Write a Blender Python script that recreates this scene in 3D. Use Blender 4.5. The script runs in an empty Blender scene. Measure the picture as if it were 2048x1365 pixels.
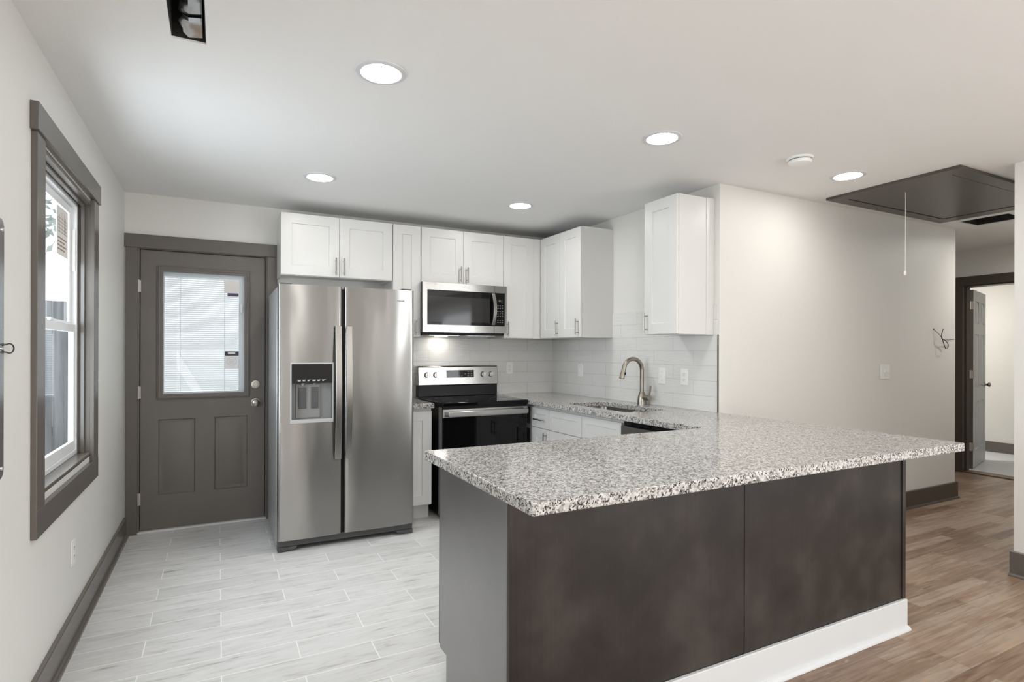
import bpy, bmesh, math, random
from mathutils import Vector, Matrix
random.seed(7)
S = bpy.context.scene
COL = S.collection

# ------------------------------------------------------------------ camera
cd = bpy.data.cameras.new('camera'); cam = bpy.data.objects.new('camera', cd); COL.objects.link(cam)
cd.sensor_width = 36.0; cd.lens = 1130.0 / 2048 * 36.0
cd.shift_y = 20.3 / 2048; cd.clip_start = 0.02
cam.matrix_world = (Matrix.Translation((0, 0, 1.322)) @ Matrix.Rotation(math.radians(-27.47), 4, 'Z')
                    @ Matrix.Rotation(math.radians(90), 4, 'X') @ Matrix.Rotation(0.003, 4, 'Z'))
S.camera = cam

# ------------------------------------------------------------------ world, exposure, daylight
S.view_settings.view_transform = 'Standard'; S.view_settings.look = 'None'
S.view_settings.gamma = 1.0; S.view_settings.use_curve_mapping = False
S.view_settings.exposure = 0.24
W = bpy.data.worlds.new('sky'); S.world = W; W.use_nodes = True
bg = W.node_tree.nodes['Background']
bg.inputs[0].default_value = (0.93, 0.965, 1.0, 1); bg.inputs[1].default_value = 2.2

def area(name, loc, rot, sx, sy, power, color=(1, 1, 1), shape='RECTANGLE', parent=None):
    l = bpy.data.lights.new(name, 'AREA'); l.shape = shape; l.size = sx; l.size_y = sy
    l.energy = power; l.color = color
    o = bpy.data.objects.new(name, l); COL.objects.link(o); o.location = loc; o.rotation_euler = rot
    if parent is not None:
        o.parent = parent
    return o
H90 = math.pi / 2
LAMP = 1.0      # watts of each recessed light
DAY = 17.0       # base watts of the lamps added behind the camera
# lamps and side openings added behind the camera to brighten the room
area('daylight_lamp', (4.27, -2.1, 1.25), (H90 + 0.4, 0, H90), 2.6, 1.9, DAY * 5.0, (0.94, 0.97, 1.0))
area('daylight_lamp', (-0.70, -2.1, 1.25), (H90 + 0.5, 0, -H90), 2.6, 1.9, DAY * 3.0, (0.92, 0.96, 1.0))
# daylight through the kitchen window
area('daylight_lamp', (-0.90, 3.15, 1.45), (H90, 0, -H90), 0.95, 1.25, 27, (0.88, 0.94, 1.0))

# ------------------------------------------------------------------ materials
def new_mat(name):
    m = bpy.data.materials.new(name); m.use_nodes = True
    nt = m.node_tree; b = nt.nodes['Principled BSDF']
    return m, nt, b, nt.nodes.new, nt.links.new

def srgb(r, g, b):
    f = lambda c: (c / 255 / 12.92) if c <= 10 else ((c / 255 + 0.055) / 1.055) ** 2.4
    return (f(r), f(g), f(b), 1)

def plain(name, rgb, rough=0.5, metal=0.0, bump=0.0, bscale=60.0, var=0.0, vscale=3.0, spec=0.5):
    """base colour with a faint procedural variation and a fine surface texture"""
    m, nt, b, N, L = new_mat(name)
    b.inputs['Roughness'].default_value = rough; b.inputs['Metallic'].default_value = metal
    b.inputs['Specular IOR Level'].default_value = spec
    tc = N('ShaderNodeTexCoord')
    n = N('ShaderNodeTexNoise'); n.inputs['Scale'].default_value = vscale; n.inputs['Detail'].default_value = 3
    L(tc.outputs['Object'], n.inputs['Vector'])
    r = N('ShaderNodeMapRange'); r.inputs['To Min'].default_value = 1 - var; r.inputs['To Max'].default_value = 1 + var
    L(n.outputs['Fac'], r.inputs['Value'])
    mx = N('ShaderNodeVectorMath'); mx.operation = 'SCALE'; mx.inputs[0].default_value = rgb[:3]
    L(r.outputs['Result'], mx.inputs['Scale']); L(mx.outputs['Vector'], b.inputs['Base Color'])
    if bump > 0:
        n2 = N('ShaderNodeTexNoise'); n2.inputs['Scale'].default_value = bscale; n2.inputs['Detail'].default_value = 2
        L(tc.outputs['Object'], n2.inputs['Vector'])
        bp = N('ShaderNodeBump'); bp.inputs['Strength'].default_value = bump; bp.inputs['Distance'].default_value = 0.002
        L(n2.outputs['Fac'], bp.inputs['Height']); L(bp.outputs['Normal'], b.inputs['Normal'])
    return m

M = {}
M['wall'] = plain('wall_paint', (0.77, 0.757, 0.72), 0.48, bump=0.25, bscale=90, var=0.012)
M['ceil'] = plain('ceiling_paint', (0.86, 0.855, 0.84), 0.8, bump=0.3, bscale=70, var=0.012)
M['trim'] = plain('taupe_trim_paint', (0.132, 0.117, 0.104), 0.25, bump=0.05, bscale=40, var=0.05)
M['trimdark'] = plain('brown_trim_paint', (0.075, 0.061, 0.049), 0.36, bump=0.05, bscale=40, var=0.05)
M['doorpaint'] = plain('taupe_door_paint', (0.155, 0.139, 0.124), 0.4, bump=0.12, bscale=120, var=0.04)
M['white'] = plain('white_cabinet_lacquer', (0.725, 0.718, 0.70), 0.33, var=0.008)
M['whitetrim'] = plain('white_trim_paint', (0.68, 0.69, 0.70), 0.4, var=0.01)
M['vinyl'] = plain('white_vinyl', (0.85, 0.86, 0.87), 0.35, var=0.01)
M['plate'] = plain('white_plate_plastic', (0.88, 0.875, 0.86), 0.35, var=0.005)
M['slot'] = plain('dark_slot', (0.03, 0.03, 0.03), 0.6)
M['black'] = plain('black_plastic', (0.008, 0.008, 0.008), 0.3, spec=0.22)
M['bglass'] = plain('black_glass', (0.004, 0.004, 0.0045), 0.04, spec=0.32)
M['greyglass'] = plain('dark_screen_mesh', (0.028, 0.027, 0.026), 0.07, spec=0.32)
M['greyplastic'] = plain('grey_plastic', (0.24, 0.24, 0.235), 0.4, var=0.02)
M['bezel'] = plain('silver_plastic', (0.45, 0.45, 0.44), 0.35, var=0.02)
M['darkgrey'] = plain('dark_grey_plastic', (0.075, 0.075, 0.075), 0.45)
M['fridgeside'] = plain('silver_painted_steel', (0.42, 0.43, 0.435), 0.38, metal=0.5, bump=0.25, bscale=260)
M['satin'] = plain('satin_nickel', (0.40, 0.38, 0.35), 0.27, metal=1.0, var=0.03)
M['faucet'] = plain('brushed_nickel', (0.33, 0.30, 0.26), 0.3, metal=1.0, var=0.02)
M['chrome'] = plain('polished_chrome', (0.75, 0.74, 0.72), 0.1, metal=1.0)
M['hinge'] = plain('hinge_metal', (0.62, 0.58, 0.54), 0.35, metal=0.6)
M['galv'] = plain('galvanised_duct', (0.50, 0.53, 0.55), 0.24, metal=1.0, bump=0.8, bscale=14, var=0.25, vscale=12)
M['ductdark'] = plain('dark_duct', (0.02, 0.02, 0.018), 0.7, bump=0.8, bscale=40, var=0.6, vscale=30)  # near-black duct lining with a blotchy tone
M['paper'] = plain('sticker_paper', (0.84, 0.80, 0.77), 0.6, var=0.03)
M['paperwhite'] = plain('white_label_paper', (0.9, 0.9, 0.9), 0.55, var=0.03)
M['navy'] = plain('navy_print', (0.035, 0.04, 0.075), 0.5)
M['purple'] = plain('purple_print', (0.09, 0.06, 0.14), 0.5)
M['greyprint'] = plain('grey_print', (0.45, 0.45, 0.46), 0.6)
M['brownprint'] = plain('brown_print', (0.30, 0.20, 0.17), 0.6)
M['cord'] = plain('white_cord', (0.78, 0.76, 0.70), 0.7)
M['wire'] = plain('dark_wire', (0.035, 0.033, 0.03), 0.5)
M['grout'] = plain('caulk', (0.75, 0.75, 0.74), 0.7)
M['icon'] = plain('white_print', (0.75, 0.75, 0.75), 0.5)
M['panelsteel'] = plain('panel_steel', (0.50, 0.50, 0.50), 0.22, metal=0.85)
M['concrete'] = plain('outdoor_concrete', (0.40, 0.40, 0.39), 0.9, bump=0.4, var=0.1)
M['leaf'] = plain('pale_leaf', (0.42, 0.47, 0.43), 0.7, var=0.3, vscale=2)
M['threshold'] = plain('oak_transition_strip', (0.16, 0.11, 0.07), 0.45, var=0.2, vscale=20)

def steel(name, rgb, rough=0.26, aniso=0.75, warp=0.03):
    m, nt, b, N, L = new_mat(name)
    b.inputs['Base Color'].default_value = (*rgb, 1); b.inputs['Metallic'].default_value = 1.0
    b.inputs['Roughness'].default_value = rough; b.inputs['Anisotropic'].default_value = aniso; b.inputs['Anisotropic Rotation'].default_value = 0.25
    t = N('ShaderNodeTangent'); t.direction_type = 'RADIAL'; t.axis = 'Z'
    L(t.outputs[0], b.inputs['Tangent'])
    tc = N('ShaderNodeTexCoord')
    mp = N('ShaderNodeMapping'); mp.inputs['Scale'].default_value = (2.2, 2.2, 900)
    L(tc.outputs['Object'], mp.inputs['Vector'])
    n = N('ShaderNodeTexNoise'); n.inputs['Scale'].default_value = 1.0; n.inputs['Detail'].default_value = 2
    L(mp.outputs[0], n.inputs['Vector'])
    mp2 = N('ShaderNodeMapping'); mp2.inputs['Scale'].default_value = (3.5, 3.5, 1.3)
    L(tc.outputs['Object'], mp2.inputs['Vector'])
    n2 = N('ShaderNodeTexNoise'); n2.inputs['Scale'].default_value = 1.0; n2.inputs['Detail'].default_value = 1
    L(mp2.outputs[0], n2.inputs['Vector'])
    b1 = N('ShaderNodeBump'); b1.inputs['Strength'].default_value = 0.04; b1.inputs['Distance'].default_value = 0.0005
    L(n.outputs['Fac'], b1.inputs['Height'])
    b2 = N('ShaderNodeBump'); b2.inputs['Strength'].default_value = 0.6; b2.inputs['Distance'].default_value = warp
    L(n2.outputs['Fac'], b2.inputs['Height']); L(b1.outputs[0], b2.inputs['Normal']); L(b2.outputs[0], b.inputs['Normal'])
    return m
M['steel'] = steel('brushed_stainless', (0.335, 0.33, 0.32), 0.235, 0.98)
M['steel2'] = steel('brushed_stainless_trim', (0.46, 0.45, 0.43), 0.24, 0.6, 0.006)
M['dwsteel'] = steel('dark_stainless', (0.30, 0.29, 0.275), 0.3, 0.5, 0.004)

def emit(name, rgb, s):
    m, nt, b, N, L = new_mat(name)
    b.inputs['Base Color'].default_value = (0.8, 0.8, 0.8, 1)
    b.inputs['Emission Color'].default_value = (*rgb, 1); b.inputs['Emission Strength'].default_value = s
    return m
M['lens'] = emit('lamp_diffuser', (1.0, 0.982, 0.95), 66.0)
M['tasklens'] = emit('task_lamp_lens', (1.0, 0.93, 0.82), 6.0)
M['led'] = emit('led_digit', (0.9, 0.95, 1.0), 1.2)

def math_node(N, L, op, a, b=None):
    n = N('ShaderNodeMath'); n.operation = op
    for i, x in enumerate((a, b)):
        if x is None: continue
        if isinstance(x, (int, float)): n.inputs[i].default_value = x
        else: L(x, n.inputs[i])
    return n.outputs[0]

def thin_glass(name):
    m, nt, b, N, L = new_mat(name); nt.nodes.remove(b)
    out = nt.nodes['Material Output']
    tr = N('ShaderNodeBsdfTransparent'); tr.inputs[0].default_value = (0.95, 0.97, 0.98, 1)
    gl = N('ShaderNodeBsdfGlossy'); gl.inputs['Roughness'].default_value = 0.0
    fr = N('ShaderNodeFresnel'); fr.inputs[0].default_value = 1.5
    ge = N('ShaderNodeNewGeometry')   # reflect at the face first met only
    fac = math_node(N, L, 'MULTIPLY', fr.outputs[0], math_node(N, L, 'SUBTRACT', 1.0, ge.outputs['Backfacing']))
    mx = N('ShaderNodeMixShader'); L(fac, mx.inputs[0]); L(tr.outputs[0], mx.inputs[1]); L(gl.outputs[0], mx.inputs[2])
    L(mx.outputs[0], out.inputs[0]); return m
M['glass'] = thin_glass('window_glass')

def slat_mat():
    m, nt, b, N, L = new_mat('blind_slat'); out = nt.nodes['Material Output']
    b.inputs['Base Color'].default_value = (0.86, 0.87, 0.88, 1); b.inputs['Roughness'].default_value = 0.45
    t = N('ShaderNodeBsdfTranslucent'); t.inputs[0].default_value = (0.93, 0.93, 0.92, 1)
    mx = N('ShaderNodeMixShader'); mx.inputs[0].default_value = 0.6
    L(b.outputs[0], mx.inputs[1]); L(t.outputs[0], mx.inputs[2]); L(mx.outputs[0], out.inputs[0]); return m
M['slat'] = slat_mat()

def ramp(N, L, fac, stops, interp='LINEAR'):
    r = N('ShaderNodeValToRGB'); r.color_ramp.interpolation = interp
    e = r.color_ramp.elements
    while len(e) < len(stops): e.new(0.5)
    for k, (p, c) in enumerate(stops):
        e[k].position = p; e[k].color = (*c, 1) if len(c) == 3 else c
    L(fac, r.inputs[0]); return r.outputs[0]

def granite():
    m, nt, b, N, L = new_mat('speckled_granite')
    tc = N('ShaderNodeTexCoord')
    nz = N('ShaderNodeTexNoise'); nz.inputs['Scale'].default_value = 120; nz.inputs['Detail'].default_value = 2
    L(tc.outputs['Object'], nz.inputs['Vector'])
    wv = N('ShaderNodeVectorMath'); wv.operation = 'MULTIPLY_ADD'
    L(nz.outputs['Color'], wv.inputs[0]); wv.inputs[1].default_value = (0.008,) * 3; L(tc.outputs['Object'], wv.inputs[2])
    def cells(scale):
        v = N('ShaderNodeTexVoronoi'); v.inputs['Scale'].default_value = scale
        L(wv.outputs[0], v.inputs['Vector'])
        s = N('ShaderNodeSeparateColor'); L(v.outputs['Color'], s.inputs[0]); return s.outputs
    big = cells(140); small = cells(230)
    c1 = ramp(N, L, big[0], [(0.0, (0.50, 0.485, 0.46)), (0.38, (0.62, 0.61, 0.59)), (0.64, (0.37, 0.35, 0.335)), (0.83, (0.20, 0.19, 0.185))], 'CONSTANT')
    c2 = ramp(N, L, small[1], [(0.0, (0.02, 0.02, 0.021)), (0.13, (0.12, 0.115, 0.11)), (0.24, (0.66, 0.65, 0.63))], 'CONSTANT')
    lo = N('ShaderNodeTexNoise'); lo.inputs['Scale'].default_value = 34; lo.inputs['Detail'].default_value = 2
    L(tc.outputs['Object'], lo.inputs['Vector'])
    f = math_node(N, L, 'LESS_THAN', small[1], 0.30)
    f2 = math_node(N, L, 'MULTIPLY', f, math_node(N, L, 'GREATER_THAN', lo.outputs['Fac'], 0.44))
    mx = N('ShaderNodeMix'); mx.data_type = 'RGBA'; L(f2, mx.inputs[0]); L(c1, mx.inputs[6]); L(c2, mx.inputs[7])
    L(mx.outputs[2], b.inputs['Base Color'])
    b.inputs['Roughness'].default_value = 0.13
    return m
M['granite'] = granite()

def espresso(name, spec, coat):
    m, nt, b, N, L = new_mat(name)
    tc = N('ShaderNodeTexCoord')
    n = N('ShaderNodeTexNoise'); n.inputs['Scale'].default_value = 5.0; n.inputs['Detail'].default_value = 4; n.inputs['Roughness'].default_value = 0.5
    L(tc.outputs['Object'], n.inputs['Vector'])
    mp = N('ShaderNodeMapping'); mp.inputs['Scale'].default_value = (90, 90, 3); L(tc.outputs['Object'], mp.inputs[0])
    g = N('ShaderNodeTexNoise'); g.inputs['Scale'].default_value = 1; g.inputs['Detail'].default_value = 3; L(mp.outputs[0], g.inputs['Vector'])
    f = math_node(N, L, 'ADD', math_node(N, L, 'MULTIPLY', n.outputs['Fac'], 0.85), math_node(N, L, 'MULTIPLY', g.outputs['Fac'], 0.15))
    c = ramp(N, L, f, [(0.30, (0.017, 0.014, 0.013)), (0.5, (0.030, 0.0245, 0.022)), (0.70, (0.055, 0.046, 0.040))])
    L(c, b.inputs['Base Color']); b.inputs['Roughness'].default_value = 0.38; b.inputs['Specular IOR Level'].default_value = spec
    b.inputs['Coat Weight'].default_value = coat; b.inputs['Coat Roughness'].default_value = 0.28; b.inputs['Coat IOR'].default_value = 2.6
    return m
M['espresso'] = espresso('espresso_stained_wood', 0.35, 0.0)
M['espressolacquer'] = espresso('espresso_lacquered_end_panel', 0.5, 1.0)

def tile_floor():
    m, nt, b, N, L = new_mat('grey_wood_look_tile')
    tc = N('ShaderNodeTexCoord')
    mp = N('ShaderNodeMapping'); mp.inputs['Location'].default_value = (0.288 + 0.303 + 0.606 * 20, -0.061 + 0.157 * 40, 0)
    L(tc.outputs['Object'], mp.inputs[0])
    br = N('ShaderNodeTexBrick'); br.offset = 0.5; br.offset_frequency = 2
    for k, v in (('Scale', 1.0), ('Mortar Size', 0.0022), ('Mortar Smooth', 0.1), ('Brick Width', 0.606), ('Row Height', 0.157), ('Bias', 0.0)):
        br.inputs[k].default_value = v
    br.inputs['Color1'].default_value = (0, 0, 0, 1); br.inputs['Color2'].default_value = (1, 1, 1, 1)
    L(mp.outputs[0], br.inputs['Vector'])
    sx = N('ShaderNodeSeparateColor'); L(br.outputs['Color'], sx.inputs[0])
    # grain, shifted per plank
    sh = N('ShaderNodeCombineXYZ'); L(math_node(N, L, 'MULTIPLY', sx.outputs[0], 37.0), sh.inputs[2])
    ad = N('ShaderNodeVectorMath'); L(tc.outputs['Object'], ad.inputs[0]); L(sh.outputs[0], ad.inputs[1])
    mg = N('ShaderNodeMapping'); mg.inputs['Scale'].default_value = (3.2, 42, 1); L(ad.outputs[0], mg.inputs[0])
    g = N('ShaderNodeTexNoise'); g.inputs['Scale'].default_value = 1.8; g.inputs['Detail'].default_value = 8; g.inputs['Roughness'].default_value = 0.72; g.inputs['Distortion'].default_value = 0.5
    L(mg.outputs[0], g.inputs['Vector'])
    mk = N('ShaderNodeMapping'); mk.inputs['Scale'].default_value = (5, 19, 1); L(ad.outputs[0], mk.inputs[0])
    k = N('ShaderNodeTexNoise'); k.inputs['Scale'].default_value = 1.3; k.inputs['Detail'].default_value = 3; L(mk.outputs[0], k.inputs['Vector'])
    f = math_node(N, L, 'ADD', math_node(N, L, 'MULTIPLY', g.outputs['Fac'], 0.65), math_node(N, L, 'MULTIPLY', k.outputs['Fac'], 0.35))
    c = ramp(N, L, f, [(0.30, (0.24, 0.23, 0.22)), (0.39, (0.53, 0.52, 0.505)), (0.47, (0.655, 0.65, 0.64)), (0.62, (0.72, 0.72, 0.715))])
    t = N('ShaderNodeMapRange'); t.inputs['To Min'].default_value = 0.94; t.inputs['To Max'].default_value = 1.05; L(sx.outputs[1], t.inputs[0])
    sc = N('ShaderNodeVectorMath'); sc.operation = 'SCALE'; L(c, sc.inputs[0]); L(t.outputs[0], sc.inputs['Scale'])
    mx = N('ShaderNodeMix'); mx.data_type = 'RGBA'; L(br.outputs['Fac'], mx.inputs[0]); L(sc.outputs[0], mx.inputs[6])
    mx.inputs[7].default_value = (0.90, 0.90, 0.89, 1)
    L(mx.outputs[2], b.inputs['Base Color']); b.inputs['Roughness'].default_value = 0.42
    bp = N('ShaderNodeBump'); bp.inputs['Strength'].default_value = 0.25; bp.inputs['Distance'].default_value = 0.002
    L(math_node(N, L, 'SUBTRACT', math_node(N, L, 'MULTIPLY', f, 0.3), br.outputs['Fac']), bp.inputs['Height']); L(bp.outputs[0], b.inputs['Normal'])
    return m
M['tile'] = tile_floor()

def wood_floor():
    m, nt, b, N, L = new_mat('brown_laminate_planks')
    tc = N('ShaderNodeTexCoord')
    mp = N('ShaderNodeMapping'); mp.inputs['Location'].default_value = (20.3, 20.03, 0); L(tc.outputs['Object'], mp.inputs[0])
    br = N('ShaderNodeTexBrick'); br.offset = 0.37; br.offset_frequency = 3
    for k, v in (('Scale', 1.0), ('Mortar Size', 0.0007), ('Mortar Smooth', 0.3), ('Brick Width', 0.70), ('Row Height', 0.082), ('Bias', 0.0)):
        br.inputs[k].default_value = v
    br.inputs['Color1'].default_value = (0, 0, 0, 1); br.inputs['Color2'].default_value = (1, 1, 1, 1)
    L(mp.outputs[0], br.inputs['Vector'])
    sx = N('ShaderNodeSeparateColor'); L(br.outputs['Color'], sx.inputs[0])
    sh = N('ShaderNodeCombineXYZ'); L(math_node(N, L, 'MULTIPLY', sx.outputs[0], 23.0), sh.inputs[2])
    ad = N('ShaderNodeVectorMath'); L(tc.outputs['Object'], ad.inputs[0]); L(sh.outputs[0], ad.inputs[1])
    mg = N('ShaderNodeMapping'); mg.inputs['Scale'].default_value = (3, 40, 1); L(ad.outputs[0], mg.inputs[0])
    g = N('ShaderNodeTexNoise'); g.inputs['Scale'].default_value = 1.2; g.inputs['Detail'].default_value = 5; g.inputs['Distortion'].default_value = 0.9
    L(mg.outputs[0], g.inputs['Vector'])
    big = N('ShaderNodeTexNoise'); big.inputs['Scale'].default_value = 2.6; big.inputs['Detail'].default_value = 3; L(tc.outputs['Object'], big.inputs['Vector'])
    f = math_node(N, L, 'ADD', math_node(N, L, 'MULTIPLY', sx.outputs[1], 0.22),
                  math_node(N, L, 'ADD', math_node(N, L, 'MULTIPLY', g.outputs['Fac'], 0.50), math_node(N, L, 'MULTIPLY', big.outputs['Fac'], 0.28)))
    c = ramp(N, L, f, [(0.30, (0.15, 0.085, 0.052)), (0.42, (0.25, 0.162, 0.108)), (0.52, (0.335, 0.232, 0.162)), (0.61, (0.40, 0.31, 0.245)), (0.72, (0.47, 0.325, 0.20))])
    mx = N('ShaderNodeMix'); mx.data_type = 'RGBA'; L(math_node(N, L, 'MULTIPLY', br.outputs['Fac'], 0.6), mx.inputs[0]); L(c, mx.inputs[6])
    mx.inputs[7].default_value = (0.07, 0.05, 0.04, 1)
    # pale scuffs left on the boards
    ms = N('ShaderNodeMapping'); ms.inputs['Scale'].default_value = (6, 17, 1); ms.inputs['Rotation'].default_value = (0, 0, 0.5); L(tc.outputs['Object'], ms.inputs[0])
    sn = N('ShaderNodeTexNoise'); sn.inputs['Scale'].default_value = 1.5; sn.inputs['Detail'].default_value = 5; L(ms.outputs[0], sn.inputs['Vector'])
    sf = N('ShaderNodeMapRange'); sf.inputs['From Min'].default_value = 0.655; sf.inputs['From Max'].default_value = 0.72; sf.inputs['To Max'].default_value = 0.55; L(sn.outputs['Fac'], sf.inputs[0])
    m2 = N('ShaderNodeMix'); m2.data_type = 'RGBA'; L(sf.outputs[0], m2.inputs[0]); L(mx.outputs[2], m2.inputs[6]); m2.inputs[7].default_value = (0.42, 0.38, 0.34, 1)
    L(m2.outputs[2], b.inputs['Base Color'])
    rr = N('ShaderNodeMapRange'); rr.inputs['To Min'].default_value = 0.30; rr.inputs['To Max'].default_value = 0.5; L(big.outputs['Fac'], rr.inputs[0]); L(rr.outputs[0], b.inputs['Roughness'])
    return m
M['wood'] = wood_floor()

def splash(name, axis):
    m, nt, b, N, L = new_mat(name)
    tc = N('ShaderNodeTexCoord'); s = N('ShaderNodeSeparateXYZ'); L(tc.outputs['Object'], s.inputs[0])
    c = N('ShaderNodeCombineXYZ')
    off = 4.04 - 1.665 if axis == 'X' else 4.04 - 0.1
    L(math_node(N, L, 'ADD', s.outputs[axis], off), c.inputs[0]); L(math_node(N, L, 'ADD', s.outputs['Z'], -0.914 + 1.04), c.inputs[1])
    br = N('ShaderNodeTexBrick'); br.offset = 0.5; br.offset_frequency = 2
    for k, v in (('Scale', 1.0), ('Mortar Size', 0.0012), ('Mortar Smooth', 0.2), ('Brick Width', 0.404), ('Row Height', 0.104), ('Bias', 0.0)):
        br.inputs[k].default_value = v
    br.inputs['Color1'].default_value = (0.74, 0.735, 0.715, 1); br.inputs['Color2'].default_value = (0.765, 0.76, 0.74, 1)
    br.inputs['Mortar'].default_value = (0.50, 0.49, 0.475, 1)
    L(c.outputs[0], br.inputs['Vector']); L(br.outputs['Color'], b.inputs['Base Color'])
    mp = N('ShaderNodeMapping'); mp.inputs['Scale'].default_value = (9, 75, 1); L(c.outputs[0], mp.inputs[0])
    n = N('ShaderNodeTexNoise'); n.inputs['Scale'].default_value = 1.0; n.inputs['Detail'].default_value = 2; n.inputs['Distortion'].default_value = 0.6; L(mp.outputs[0], n.inputs['Vector'])
    bp = N('ShaderNodeBump'); bp.inputs['Strength'].default_value = 0.5; bp.inputs['Distance'].default_value = 0.004
    L(math_node(N, L, 'SUBTRACT', n.outputs['Fac'], math_node(N, L, 'MULTIPLY', br.outputs['Fac'], 0.5)), bp.inputs['Height'])
    L(bp.outputs[0], b.inputs['Normal']); b.inputs['Roughness'].default_value = 0.16
    return m
M['splashX'] = splash('rippled_wall_tile', 'X')
M['splashY'] = splash('rippled_wall_tile_side', 'Y')

def fence_mat():
    m, nt, b, N, L = new_mat('weathered_fence_wood')
    tc = N('ShaderNodeTexCoord'); mp = N('ShaderNodeMapping'); mp.inputs['Scale'].default_value = (14, 14, 1.2); L(tc.outputs['Object'], mp.inputs[0])
    n = N('ShaderNodeTexNoise'); n.inputs['Scale'].default_value = 1; n.inputs['Detail'].default_value = 5; L(mp.outputs[0], n.inputs['Vector'])
    L(ramp(N, L, n.outputs['Fac'], [(0.3, (0.14, 0.145, 0.15)), (0.7, (0.32, 0.335, 0.35))]), b.inputs['Base Color']); b.inputs['Roughness'].default_value = 0.9
    return m
M['fence'] = fence_mat()

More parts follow.
